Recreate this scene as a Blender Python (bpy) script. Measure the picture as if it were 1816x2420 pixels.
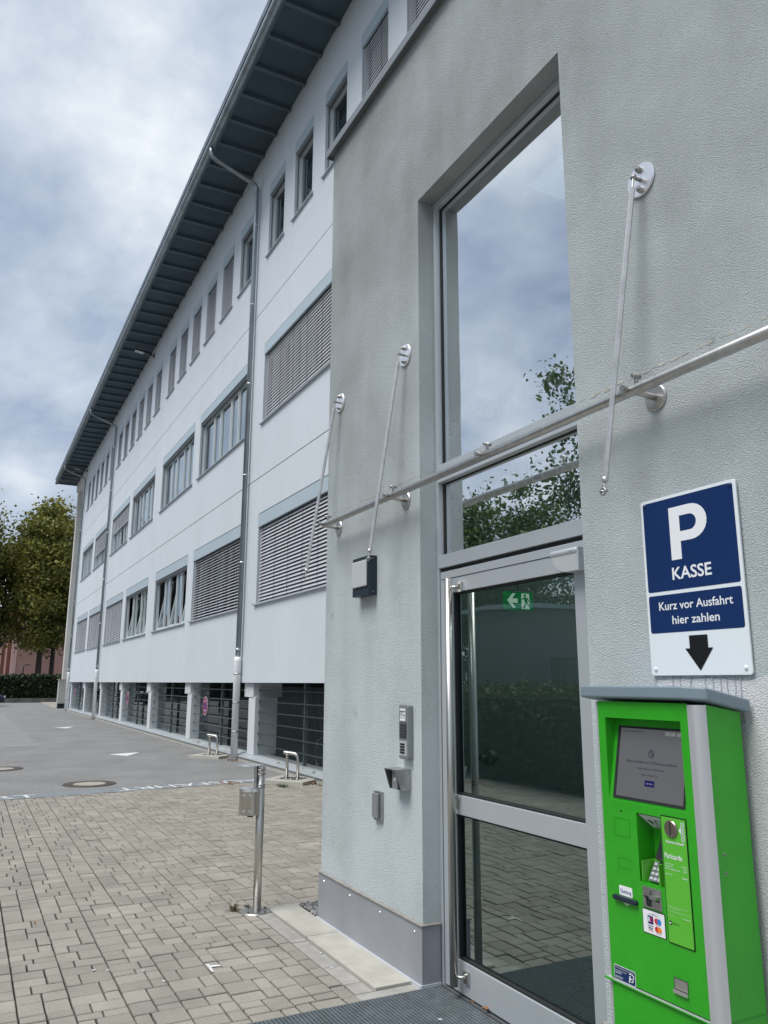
import bpy, math, random
import numpy as np
from mathutils import Vector, Matrix

for _o in list(bpy.data.objects):
    bpy.data.objects.remove(_o)
S = bpy.context.scene
COL = S.collection
random.seed(7)
rng = np.random.default_rng(7)
R = math.radians

# ------------------------------------------------------------------ camera
RM = np.array([[0.4604525566457102, 0.18669512155200182, -0.8678296922018239], [0.8876802714659688, -0.0997913788697177, 0.44951686993191325], [0.002679314937288773, 0.9773364887754696, 0.2116747717124152]])          # rows: world x, y, z in camera axes (right, up, forward)
CAMZ = 1.60
cam = bpy.data.cameras.new('camera')
cam.sensor_fit = 'VERTICAL'
cam.sensor_height = 24.0
cam.lens = 24.0 * 1864.0 / 2420.0
cam.clip_start = 0.05
cam.clip_end = 3000
camo = bpy.data.objects.new('camera', cam)
COL.objects.link(camo)
_r, _u, _b = RM @ [1, 0, 0], RM @ [0, 1, 0], -(RM @ [0, 0, 1])
camo.matrix_world = Matrix(((_r[0], _u[0], _b[0], 0), (_r[1], _u[1], _b[1], 0), (_r[2], _u[2], _b[2], CAMZ), (0, 0, 0, 1)))
S.camera = camo

# ------------------------------------------------------------------ sky, sun, exposure
SUN = Vector((0.03, -0.47, 0.86)).normalized()
w = bpy.data.worlds.new('World')
S.world = w
w.use_nodes = True
nt = w.node_tree
nt.nodes.clear()


def nn(t, ty, **kw):
    n = t.nodes.new(ty)
    for k, v in kw.items():
        setattr(n, k, v)
    return n


out = nn(nt, 'ShaderNodeOutputWorld')
sky = nn(nt, 'ShaderNodeTexSky', sky_type='NISHITA', sun_disc=False)
sky.sun_elevation = math.asin(SUN.z)
sky.sun_rotation = math.atan2(SUN.x, SUN.y)
bg1 = nn(nt, 'ShaderNodeBackground')
bg1.inputs[1].default_value = 0.05
nt.links.new(sky.outputs[0], bg1.inputs[0])
tc = nn(nt, 'ShaderNodeTexCoord')
sep = nn(nt, 'ShaderNodeSeparateXYZ')
nt.links.new(tc.outputs['Generated'], sep.inputs[0])
mx = nn(nt, 'ShaderNodeMath', operation='MAXIMUM')
nt.links.new(sep.outputs['Z'], mx.inputs[0])
mx.inputs[1].default_value = 0.0
ad = nn(nt, 'ShaderNodeMath', operation='ADD')
nt.links.new(mx.outputs[0], ad.inputs[0])
ad.inputs[1].default_value = 0.42
cb = nn(nt, 'ShaderNodeCombineXYZ')
for i, a in enumerate('XY'):
    dv = nn(nt, 'ShaderNodeMath', operation='DIVIDE')
    nt.links.new(sep.outputs[a], dv.inputs[0])
    nt.links.new(ad.outputs[0], dv.inputs[1])
    nt.links.new(dv.outputs[0], cb.inputs[i])


def wnoise(scale, detail, rough, off, dist=0.0):
    mp = nn(nt, 'ShaderNodeMapping')
    mp.inputs['Location'].default_value = off
    nt.links.new(cb.outputs[0], mp.inputs[0])
    n = nn(nt, 'ShaderNodeTexNoise')
    n.inputs['Scale'].default_value = scale
    n.inputs['Detail'].default_value = detail
    n.inputs['Roughness'].default_value = rough
    n.inputs['Distortion'].default_value = dist
    nt.links.new(mp.outputs[0], n.inputs['Vector'])
    return n


n1 = wnoise(3.6, 10, 0.56, (3.4, 1.4, 0), 0.1)
n2 = wnoise(1.5, 3, 0.5, (4.2, 6.3, 0))
mixn = nn(nt, 'ShaderNodeMath', operation='MULTIPLY_ADD')
nt.links.new(n1.outputs['Fac'], mixn.inputs[0])
mixn.inputs[1].default_value = 0.66
sc2 = nn(nt, 'ShaderNodeMath', operation='MULTIPLY')
nt.links.new(n2.outputs['Fac'], sc2.inputs[0])
sc2.inputs[1].default_value = 0.34
nt.links.new(sc2.outputs[0], mixn.inputs[2])
rp = nn(nt, 'ShaderNodeValToRGB')
cr = rp.color_ramp
cr.elements[0].position = 0.38
cr.elements[0].color = (0.255, 0.32, 0.45, 1)
cr.elements[1].position = 0.65
cr.elements[1].color = (0.80, 0.845, 0.885, 1)
e = cr.elements.new(0.455)
e.color = (0.375, 0.445, 0.565, 1)
e = cr.elements.new(0.55)
e.color = (0.535, 0.605, 0.70, 1)
nt.links.new(mixn.outputs[0], rp.inputs[0])
bg2 = nn(nt, 'ShaderNodeBackground')
bg2.inputs[1].default_value = 0.52
nt.links.new(rp.outputs[0], bg2.inputs[0])
ms = nn(nt, 'ShaderNodeMixShader')
ms.inputs[0].default_value = 0.93
nt.links.new(bg1.outputs[0], ms.inputs[1])
nt.links.new(bg2.outputs[0], ms.inputs[2])
nt.links.new(ms.outputs[0], out.inputs[0])

sl = bpy.data.lights.new('sun', 'SUN')
sl.energy = 1.5
sl.angle = R(32)
sl.color = (1.0, 0.98, 0.945)
so = bpy.data.objects.new('sun', sl)
so.rotation_euler = (-SUN).to_track_quat('-Z', 'Y').to_euler()
COL.objects.link(so)

S.view_settings.view_transform = 'Standard'
S.view_settings.look = 'None'
S.view_settings.exposure = 1.17
S.view_settings.gamma = 1.0
S.view_settings.use_curve_mapping = False
S.cycles.max_bounces = 8
S.cycles.transparent_max_bounces = 16
S.cycles.use_denoising = True


# ------------------------------------------------------------------ materials
def mat(name, col, rough=0.6, metal=0.0, var=0.0, vs=3.0, bump=0.0, bs=60.0, bd=0.004, island=0.0, spec=0.5, stretch=None, col2=None, detail=5, coat=0.0, emit=None, fine=0.0, fs=70.0):
    m = bpy.data.materials.new(name)
    m.use_nodes = True
    t = m.node_tree
    b = t.nodes['Principled BSDF']
    b.inputs['Base Color'].default_value = (*col, 1)
    b.inputs['Roughness'].default_value = rough
    b.inputs['Metallic'].default_value = metal
    b.inputs['Specular IOR Level'].default_value = spec
    b.inputs['Coat Weight'].default_value = coat
    if emit:
        b.inputs['Emission Color'].default_value = (*emit[:3], 1)
        b.inputs['Emission Strength'].default_value = emit[3]
    g = nn(t, 'ShaderNodeNewGeometry')
    vec = g.outputs['Position']
    if stretch:
        mp = nn(t, 'ShaderNodeMapping')
        mp.inputs['Scale'].default_value = stretch
        t.links.new(vec, mp.inputs[0])
        vec = mp.outputs[0]
    colout = None
    if var > 0 or col2:
        n = nn(t, 'ShaderNodeTexNoise')
        n.inputs['Scale'].default_value = vs
        n.inputs['Detail'].default_value = detail
        n.inputs['Roughness'].default_value = 0.6
        t.links.new(vec, n.inputs['Vector'])
        mr = nn(t, 'ShaderNodeMapRange')
        mr.inputs[1].default_value = 0.32
        mr.inputs[2].default_value = 0.68
        t.links.new(n.outputs['Fac'], mr.inputs[0])
        mc = nn(t, 'ShaderNodeMix', data_type='RGBA')
        c2 = col2 or tuple(min(1, c * (1 + var)) for c in col)
        c1 = col if col2 else tuple(c * (1 - var) for c in col)
        mc.inputs[6].default_value = (*c1, 1)
        mc.inputs[7].default_value = (*c2, 1)
        t.links.new(mr.outputs[0], mc.inputs[0])
        colout = mc.outputs[2]
    if island > 0:
        oi = nn(t, 'ShaderNodeObjectInfo')
        s = nn(t, 'ShaderNodeMath', operation='ADD')
        t.links.new(oi.outputs['Random'], s.inputs[0])
        t.links.new(g.outputs['Random Per Island'], s.inputs[1])
        f = nn(t, 'ShaderNodeMath', operation='FRACT')
        t.links.new(s.outputs[0], f.inputs[0])
        mr2 = nn(t, 'ShaderNodeMapRange')
        mr2.inputs[3].default_value = 1 - island
        mr2.inputs[4].default_value = 1 + island
        t.links.new(f.outputs[0], mr2.inputs[0])
        hs = nn(t, 'ShaderNodeHueSaturation')
        t.links.new(mr2.outputs[0], hs.inputs['Value'])
        if colout:
            t.links.new(colout, hs.inputs['Color'])
        else:
            hs.inputs['Color'].default_value = (*col, 1)
        colout = hs.outputs[0]
    if fine > 0:
        n = nn(t, 'ShaderNodeTexNoise')
        n.inputs['Scale'].default_value = fs
        n.inputs['Detail'].default_value = 3
        n.inputs['Roughness'].default_value = 0.8
        t.links.new(vec, n.inputs['Vector'])
        mr3 = nn(t, 'ShaderNodeMapRange')
        mr3.inputs[1].default_value = 0.3
        mr3.inputs[2].default_value = 0.7
        mr3.inputs[3].default_value = 1 - fine
        mr3.inputs[4].default_value = 1 + fine
        t.links.new(n.outputs['Fac'], mr3.inputs[0])
        hs2 = nn(t, 'ShaderNodeHueSaturation')
        t.links.new(mr3.outputs[0], hs2.inputs['Value'])
        if colout:
            t.links.new(colout, hs2.inputs['Color'])
        else:
            hs2.inputs['Color'].default_value = (*col, 1)
        colout = hs2.outputs[0]
    if colout:
        t.links.new(colout, b.inputs['Base Color'])
    if bump > 0:
        n = nn(t, 'ShaderNodeTexNoise')
        n.inputs['Scale'].default_value = bs
        n.inputs['Detail'].default_value = 4
        n.inputs['Roughness'].default_value = 0.6
        t.links.new(vec, n.inputs['Vector'])
        bp = nn(t, 'ShaderNodeBump')
        bp.inputs['Strength'].default_value = bump
        bp.inputs['Distance'].default_value = bd
        t.links.new(n.outputs['Fac'], bp.inputs['Height'])
        t.links.new(bp.outputs[0], b.inputs['Normal'])
    return m


def glass(name, tint=(0.75, 0.82, 0.8), refl=0.35, rtint=(0.92, 0.97, 1.0), wob=0.0):
    """coated pane: Fresnel-weighted mirror over a tinted see-through"""
    m = bpy.data.materials.new(name)
    m.use_nodes = True
    t = m.node_tree
    t.nodes.clear()
    o = nn(t, 'ShaderNodeOutputMaterial')
    tr = nn(t, 'ShaderNodeBsdfTransparent')
    tr.inputs[0].default_value = (*tint, 1)
    gl = nn(t, 'ShaderNodeBsdfGlossy')
    gl.inputs['Roughness'].default_value = 0.0
    gl.inputs['Color'].default_value = (*rtint, 1)
    fr = nn(t, 'ShaderNodeFresnel')
    fr.inputs['IOR'].default_value = 1.5
    g = nn(t, 'ShaderNodeNewGeometry')
    n = nn(t, 'ShaderNodeTexNoise')
    n.inputs['Scale'].default_value = 1.6
    n.inputs['Detail'].default_value = 1
    t.links.new(g.outputs['Position'], n.inputs['Vector'])
    bp = nn(t, 'ShaderNodeBump')
    bp.inputs['Strength'].default_value = 1.0
    bp.inputs['Distance'].default_value = wob
    t.links.new(n.outputs['Fac'], bp.inputs['Height'])
    if wob:
        t.links.new(bp.outputs[0], gl.inputs['Normal'])
    ma = nn(t, 'ShaderNodeMath', operation='MULTIPLY_ADD', use_clamp=True)
    t.links.new(fr.outputs[0], ma.inputs[0])
    ma.inputs[1].default_value = 1.5
    ma.inputs[2].default_value = refl
    mxs = nn(t, 'ShaderNodeMixShader')
    t.links.new(ma.outputs[0], mxs.inputs[0])
    t.links.new(tr.outputs[0], mxs.inputs[1])
    t.links.new(gl.outputs[0], mxs.inputs[2])
    t.links.new(mxs.outputs[0], o.inputs[0])
    return m


def film(name, col, a):
    m = bpy.data.materials.new(name)
    m.use_nodes = True
    b = m.node_tree.nodes['Principled BSDF']
    b.inputs['Base Color'].default_value = (*col, 1)
    b.inputs['Alpha'].default_value = a
    b.inputs['Roughness'].default_value = 0.5
    return m


def stucco(name, c, dark, grain=1.0):
    m = bpy.data.materials.new(name)
    m.use_nodes = True
    t = m.node_tree
    b = t.nodes['Principled BSDF']
    b.inputs['Roughness'].default_value = 0.95
    b.inputs['Specular IOR Level'].default_value = 0.15
    g = nn(t, 'ShaderNodeNewGeometry')

    def noise(sc, det, vec=None, rough=0.6):
        n = nn(t, 'ShaderNodeTexNoise')
        n.inputs['Scale'].default_value = sc
        n.inputs['Detail'].default_value = det
        n.inputs['Roughness'].default_value = rough
        t.links.new(vec or g.outputs['Position'], n.inputs['Vector'])
        return n.outputs['Fac']
    # colour darkens towards the top, broken up by runs and blotches
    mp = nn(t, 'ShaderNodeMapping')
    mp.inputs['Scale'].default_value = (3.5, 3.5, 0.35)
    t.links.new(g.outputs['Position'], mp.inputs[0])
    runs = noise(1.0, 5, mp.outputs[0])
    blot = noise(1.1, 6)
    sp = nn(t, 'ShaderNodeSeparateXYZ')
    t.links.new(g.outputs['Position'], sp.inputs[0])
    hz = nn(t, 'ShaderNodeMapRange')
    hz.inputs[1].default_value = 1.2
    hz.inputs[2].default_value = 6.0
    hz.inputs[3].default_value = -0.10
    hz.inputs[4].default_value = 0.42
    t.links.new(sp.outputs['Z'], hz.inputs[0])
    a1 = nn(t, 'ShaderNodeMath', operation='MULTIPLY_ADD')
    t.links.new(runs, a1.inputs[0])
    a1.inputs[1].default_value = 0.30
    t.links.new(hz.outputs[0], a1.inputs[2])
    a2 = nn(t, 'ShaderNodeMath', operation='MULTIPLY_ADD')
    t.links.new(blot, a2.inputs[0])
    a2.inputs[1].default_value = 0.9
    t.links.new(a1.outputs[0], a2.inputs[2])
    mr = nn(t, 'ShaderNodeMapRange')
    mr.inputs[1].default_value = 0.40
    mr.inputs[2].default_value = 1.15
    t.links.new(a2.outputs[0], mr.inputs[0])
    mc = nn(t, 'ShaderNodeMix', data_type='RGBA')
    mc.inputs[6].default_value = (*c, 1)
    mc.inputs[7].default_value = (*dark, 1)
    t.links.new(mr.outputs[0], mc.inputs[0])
    # dark small stains
    st = noise(4.5, 5)
    ms_ = nn(t, 'ShaderNodeMapRange')
    ms_.inputs[1].default_value = 0.69
    ms_.inputs[2].default_value = 0.80
    ms_.inputs[4].default_value = 0.55
    t.links.new(st, ms_.inputs[0])
    mc2 = nn(t, 'ShaderNodeMix', data_type='RGBA')
    t.links.new(ms_.outputs[0], mc2.inputs[0])
    t.links.new(mc.outputs[2], mc2.inputs[6])
    mc2.inputs[7].default_value = (0.16, 0.18, 0.17, 1)
    spk = nn(t, 'ShaderNodeMapRange')
    spk.inputs[1].default_value = 0.3
    spk.inputs[2].default_value = 0.7
    spk.inputs[3].default_value = 0.80
    spk.inputs[4].default_value = 1.09
    t.links.new(noise(190, 4, None, 0.8), spk.inputs[0])
    hs = nn(t, 'ShaderNodeHueSaturation')
    t.links.new(spk.outputs[0], hs.inputs['Value'])
    t.links.new(mc2.outputs[2], hs.inputs['Color'])
    t.links.new(hs.outputs[0], b.inputs['Base Color'])
    # scraped plaster grain
    v = nn(t, 'ShaderNodeTexVoronoi')
    v.inputs['Scale'].default_value = 190
    t.links.new(g.outputs['Position'], v.inputs['Vector'])
    mp2 = nn(t, 'ShaderNodeMapping')
    mp2.inputs['Scale'].default_value = (1.0, 1.0, 1.9)
    mp2.inputs['Rotation'].default_value = (0, R(28), 0)
    t.links.new(g.outputs['Position'], mp2.inputs[0])
    gr = noise(140, 7, mp2.outputs[0], 0.68)
    sm = nn(t, 'ShaderNodeMath', operation='MULTIPLY_ADD')
    t.links.new(v.outputs['Distance'], sm.inputs[0])
    sm.inputs[1].default_value = 0.45
    t.links.new(gr, sm.inputs[2])
    bp = nn(t, 'ShaderNodeBump')
    bp.inputs['Strength'].default_value = 0.85
    bp.inputs['Distance'].default_value = 0.0090 * grain
    t.links.new(sm.outputs[0], bp.inputs['Height'])
    t.links.new(bp.outputs[0], b.inputs['Normal'])
    return m


M = {}
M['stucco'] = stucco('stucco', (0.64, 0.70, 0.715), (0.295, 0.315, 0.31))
M['stucco_white'] = stucco('stucco_fresh_white', (0.82, 0.83, 0.84), (0.70, 0.71, 0.72), 1.15)
M['render'] = mat('white_render', (0.615, 0.655, 0.69), 0.85, var=0.035, vs=0.55, stretch=(1, 1, 0.35), fine=0.02, fs=5, spec=0.25)
M['render2'] = mat('pillar_render', (0.64, 0.67, 0.69), 0.9, var=0.06, vs=2.0, spec=0.2)
M['joint'] = mat('joint_dark', (0.09, 0.09, 0.10), 0.9)
M['zinc'] = mat('zinc', (0.30, 0.34, 0.36), 0.42, 0.75, var=0.22, vs=2.5, stretch=(1, 1, 0.3))
M['zinc_band'] = mat('zinc_band', (0.72, 0.74, 0.75), 0.3, 0.9)
M['soffit'] = mat('soffit_panel', (0.050, 0.080, 0.105), 0.75, var=0.16, vs=1.5)
M['rafter'] = mat('rafter_paint', (0.078, 0.112, 0.138), 0.6, var=0.1, vs=4)
M['coverplate'] = mat('blind_cover_sheet', (0.44, 0.525, 0.575), 0.5, 0.1, var=0.03, vs=1)
M['alu'] = mat('aluminium_frame', (0.50, 0.535, 0.56), 0.42, 0.35, var=0.04, vs=1.2)
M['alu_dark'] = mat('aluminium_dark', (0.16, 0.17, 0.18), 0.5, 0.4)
M['winframe'] = mat('window_frame', (0.60, 0.65, 0.66), 0.45, 0.1)
M['slat'] = mat('blind_slat', (0.50, 0.51, 0.545), 0.5, 0.0, var=0.05, vs=4)
M['gasket'] = mat('black_gasket', (0.012, 0.014, 0.014), 0.7)
M['curtain'] = mat('louvre_curtain', (0.78, 0.82, 0.84), 0.9, island=0.10)
M['inner'] = mat('interior_wall', (0.30, 0.31, 0.31), 0.95)
M['inner_dark'] = mat('garage_interior', (0.22, 0.225, 0.23), 0.95, var=0.1)
M['lobby'] = mat('lobby_wall', (0.42, 0.48, 0.46), 0.9)
M['glass'] = glass('door_glass', (0.50, 0.66, 0.61), 0.20, (0.84, 0.97, 0.94), 0.0022)
M['glass_up'] = glass('toplight_glass', (0.36, 0.50, 0.47), 0.70, (0.97, 0.99, 1.0), 0.0034)
M['glass_win'] = glass('office_glass', (0.70, 0.78, 0.78), 0.16, (0.9, 0.96, 1.0), 0.0008)
M['glass_gar'] = glass('garage_glass', (0.60, 0.66, 0.66), -0.14)
M['steel'] = mat('brushed_steel', (0.58, 0.565, 0.54), 0.36, 1.0, var=0.10, vs=30, stretch=(1, 1, 0.05))
M['steel_pol'] = mat('polished_steel', (0.92, 0.91, 0.91), 0.32, 1.0)
M['steel_dull'] = mat('dull_steel', (0.40, 0.40, 0.39), 0.38, 0.9, var=0.2, vs=20)
M['greysheet'] = mat('grey_sheet_metal', (0.30, 0.312, 0.335), 0.45, 0.1, var=0.10, vs=2.5, bump=0.05, bs=3, bd=0.01)
M['mastic'] = mat('mastic_sealant', (0.30, 0.28, 0.26), 0.7, var=0.2, vs=12)
M['lightstrip'] = mat('light_metal_strip', (0.62, 0.65, 0.70), 0.45, 0.3)
M['asphalt'] = mat('asphalt_worn', (0.225, 0.223, 0.22), 0.92, var=0.13, vs=0.9, fine=0.35, fs=38, bump=0.6, bs=120, bd=0.006, spec=0.25, detail=9)
M['asphalt2'] = mat('asphalt_pale_patch', (0.245, 0.243, 0.238), 0.92, var=0.10, vs=1.1, fine=0.32, fs=38, bump=0.6, bs=120, bd=0.006, spec=0.25, detail=9)
M['ground'] = mat('far_ground', (0.17, 0.17, 0.165), 0.95, var=0.15, vs=0.3)
M['paver'] = mat('concrete_paver', (0.300, 0.279, 0.243), 0.93, var=0.13, vs=2.2, fine=0.22, fs=150, bump=0.55, bs=230, bd=0.003, island=0.11, spec=0.2, detail=8)
M['bed'] = mat('sandy_joint_soil', (0.028, 0.026, 0.022), 1.0, var=0.4, vs=60, bump=0.6, bs=200)
M['kerbstone'] = mat('concrete_edging', (0.33, 0.315, 0.29), 0.93, fine=0.2, fs=150, var=0.16, vs=9, bump=0.4, bs=180, bd=0.003, island=0.06)
M['slabstone'] = mat('pale_concrete_slab', (0.43, 0.415, 0.365), 0.9, var=0.12, vs=5, bump=0.25, bs=150, bd=0.002, island=0.05)
M['strip'] = mat('gutter_strip_grey', (0.205, 0.23, 0.25), 0.85, var=0.08, vs=6, bump=0.3, bs=120)
M['roadpaint'] = mat('white_road_paint', (0.76, 0.77, 0.75), 0.8, col2=(0.55, 0.55, 0.54), vs=28)
M['iron'] = mat('cast_iron', (0.10, 0.085, 0.075), 0.7, 0.5, var=0.3, vs=30, bump=0.6, bs=70)
M['conc'] = mat('concrete_fill', (0.36, 0.33, 0.28), 0.95, var=0.18, vs=10, bump=0.4, bs=90)
M['matrib'] = mat('grey_mat_rib', (0.105, 0.125, 0.135), 0.62, var=0.2, vs=12)
M['matbase'] = mat('mat_base_black', (0.018, 0.02, 0.022), 0.9)
M['signwhite'] = mat('sign_white', (0.76, 0.81, 0.84), 0.35, var=0.01)
M['signblue'] = mat('sign_blue', (0.004, 0.026, 0.112), 0.32)
M['black'] = mat('black_print', (0.006, 0.006, 0.008), 0.4)
M['white'] = mat('white_print', (0.80, 0.82, 0.84), 0.4)
M['green'] = mat('green_powder_coat', (0.028, 0.355, 0.014), 0.36, var=0.07, vs=3.0, fine=0.05, fs=25, bump=0.10, bs=700, bd=0.0006)
M['green_lt'] = mat('light_green_panel', (0.10, 0.46, 0.035), 0.32)
M['green_dk'] = mat('green_recess', (0.014, 0.26, 0.010), 0.4)
M['capgrey'] = mat('blue_grey_cap', (0.195, 0.255, 0.295), 0.42, var=0.03)
M['screen'] = mat('lit_screen', (0.055, 0.055, 0.06), 0.25, emit=(0.5, 0.5, 0.52, 0.06))
M['screen_hi'] = mat('screen_pill', (0.14, 0.14, 0.145), 0.25, emit=(0.5, 0.5, 0.52, 0.12))
M['screen_ink'] = mat('screen_ink', (0.018, 0.016, 0.055), 0.25)
M['screen_btn'] = mat('screen_button', (0.012, 0.01, 0.10), 0.25)
M['paleprint'] = mat('pale_green_print', (0.50, 0.72, 0.45), 0.5)
M['red'] = mat('card_red', (0.60, 0.02, 0.02), 0.4)
M['blue'] = mat('card_blue', (0.02, 0.22, 0.60), 0.4)
M['navy'] = mat('card_navy', (0.01, 0.02, 0.15), 0.4)
M['orange'] = mat('card_orange', (0.80, 0.25, 0.03), 0.4)
M['lampbox'] = mat('anthracite_lamp', (0.012, 0.022, 0.036), 0.4)
M['diffuser'] = mat('opal_diffuser', (0.50, 0.515, 0.53), 0.3)
M['intercom'] = mat('intercom_grey', (0.27, 0.285, 0.305), 0.4, 0.3)
M['intercom_lt'] = mat('intercom_pale', (0.45, 0.47, 0.48), 0.4)
M['exitgreen'] = mat('exit_green', (0.005, 0.17, 0.055), 0.4, emit=(0.0, 0.16, 0.05, 0.35))
M['exitwhite'] = mat('exit_white', (0.75, 0.80, 0.75), 0.4, emit=(0.7, 0.8, 0.7, 0.30))
M['signred'] = mat('traffic_red', (0.42, 0.012, 0.03), 0.45)
M['signblue2'] = mat('traffic_blue', (0.02, 0.03, 0.22), 0.45)
M['beige'] = mat('beige_concrete', (0.60, 0.59, 0.55), 0.9, var=0.08, vs=1.2)
M['beige2'] = mat('beige_stone_clad', (0.46, 0.45, 0.41), 0.9, var=0.08, vs=2)
M['pink'] = mat('pink_render', (0.42, 0.25, 0.215), 0.9, var=0.05, vs=0.5)
M['pink_lt'] = mat('pale_pink_render', (0.68, 0.44, 0.40), 0.9)
M['bark'] = mat('bark', (0.055, 0.045, 0.035), 0.95, var=0.3, vs=3, bump=0.6, bs=12, bd=0.03)
M['hedgewall'] = mat('old_concrete_wall', (0.14, 0.14, 0.125), 0.95, var=0.3, vs=1.5)
M['shed'] = mat('grey_cladding', (0.22, 0.25, 0.26), 0.6, var=0.08, vs=0.8)
M['fencegrey'] = mat('fence_steel_grey', (0.13, 0.16, 0.17), 0.6)
M['gratebar'] = mat('grating_bar', (0.11, 0.145, 0.145), 0.5, 0.4)
M['carwhite'] = mat('car_silver_paint', (0.55, 0.57, 0.59), 0.25, 0.3, coat=0.6)
M['carnavy'] = mat('car_navy_paint', (0.006, 0.010, 0.03), 0.25, 0.3, coat=0.6)
M['carglass'] = mat('car_glass', (0.012, 0.015, 0.018), 0.05)
M['tyre'] = mat('tyre_rubber', (0.02, 0.02, 0.02), 0.85)
M['pvc'] = mat('pale_plastic_pipe', (0.82, 0.84, 0.85), 0.5, var=0.05, vs=3, stretch=(1, 1, 0.3))
M['pebble'] = mat('grey_pebble', (0.20, 0.20, 0.20), 0.8, island=0.45, var=0.2, vs=20)
M['deadleaf'] = mat('dead_leaf', (0.24, 0.115, 0.045), 0.8, island=0.4)
M['weed'] = mat('weed_leaf', (0.17, 0.105, 0.05), 0.8, island=0.4)
M['wgreen'] = mat('weed_green', (0.06, 0.095, 0.03), 0.8, island=0.4)
M['letterfilm'] = film('frosted_film', (0.55, 0.62, 0.68), 0.055)
M['letterfilm2'] = film('frosted_film_door', (0.45, 0.52, 0.55), 0.07)


def leafmat(name, c1, c2, trans=0.25):
    m = bpy.data.materials.new(name)
    m.use_nodes = True
    t = m.node_tree
    t.nodes.clear()
    o = nn(t, 'ShaderNodeOutputMaterial')
    g = nn(t, 'ShaderNodeNewGeometry')
    n = nn(t, 'ShaderNodeTexNoise')
    n.inputs['Scale'].default_value = 0.35
    n.inputs['Detail'].default_value = 3
    t.links.new(g.outputs['Position'], n.inputs['Vector'])
    s = nn(t, 'ShaderNodeMath', operation='MULTIPLY_ADD')
    t.links.new(g.outputs['Random Per Island'], s.inputs[0])
    s.inputs[1].default_value = 0.55
    t.links.new(n.outputs['Fac'], s.inputs[2])
    mr = nn(t, 'ShaderNodeMapRange')
    mr.inputs[1].default_value = 0.45
    mr.inputs[2].default_value = 1.0
    t.links.new(s.outputs[0], mr.inputs[0])
    mc = nn(t, 'ShaderNodeMix', data_type='RGBA')
    mc.inputs[6].default_value = (*c1, 1)
    mc.inputs[7].default_value = (*c2, 1)
    t.links.new(mr.outputs[0], mc.inputs[0])
    d = nn(t, 'ShaderNodeBsdfPrincipled')
    d.inputs['Roughness'].default_value = 0.6
    t.links.new(mc.outputs[2], d.inputs['Base Color'])
    tl = nn(t, 'ShaderNodeBsdfTranslucent')
    t.links.new(mc.outputs[2], tl.inputs[0])
    mxs = nn(t, 'ShaderNodeMixShader')
    mxs.inputs[0].default_value = trans
    t.links.new(d.outputs[0], mxs.inputs[1])
    t.links.new(tl.outputs[0], mxs.inputs[2])
    t.links.new(mxs.outputs[0], o.inputs[0])
    return m


M['leaf_far'] = leafmat('autumn_maple_leaf', (0.055, 0.088, 0.018), (0.27, 0.255, 0.05))
M['leaf_green'] = leafmat('green_maple_leaf', (0.045, 0.085, 0.03), (0.11, 0.17, 0.045))
M['leaf_hedge'] = leafmat('hedge_leaf', (0.012, 0.026, 0.008), (0.036, 0.055, 0.014), 0.15)
M['leaf_hedge2'] = leafmat('street_hedge_leaf', (0.03, 0.06, 0.018), (0.09, 0.125, 0.035), 0.2)


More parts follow.
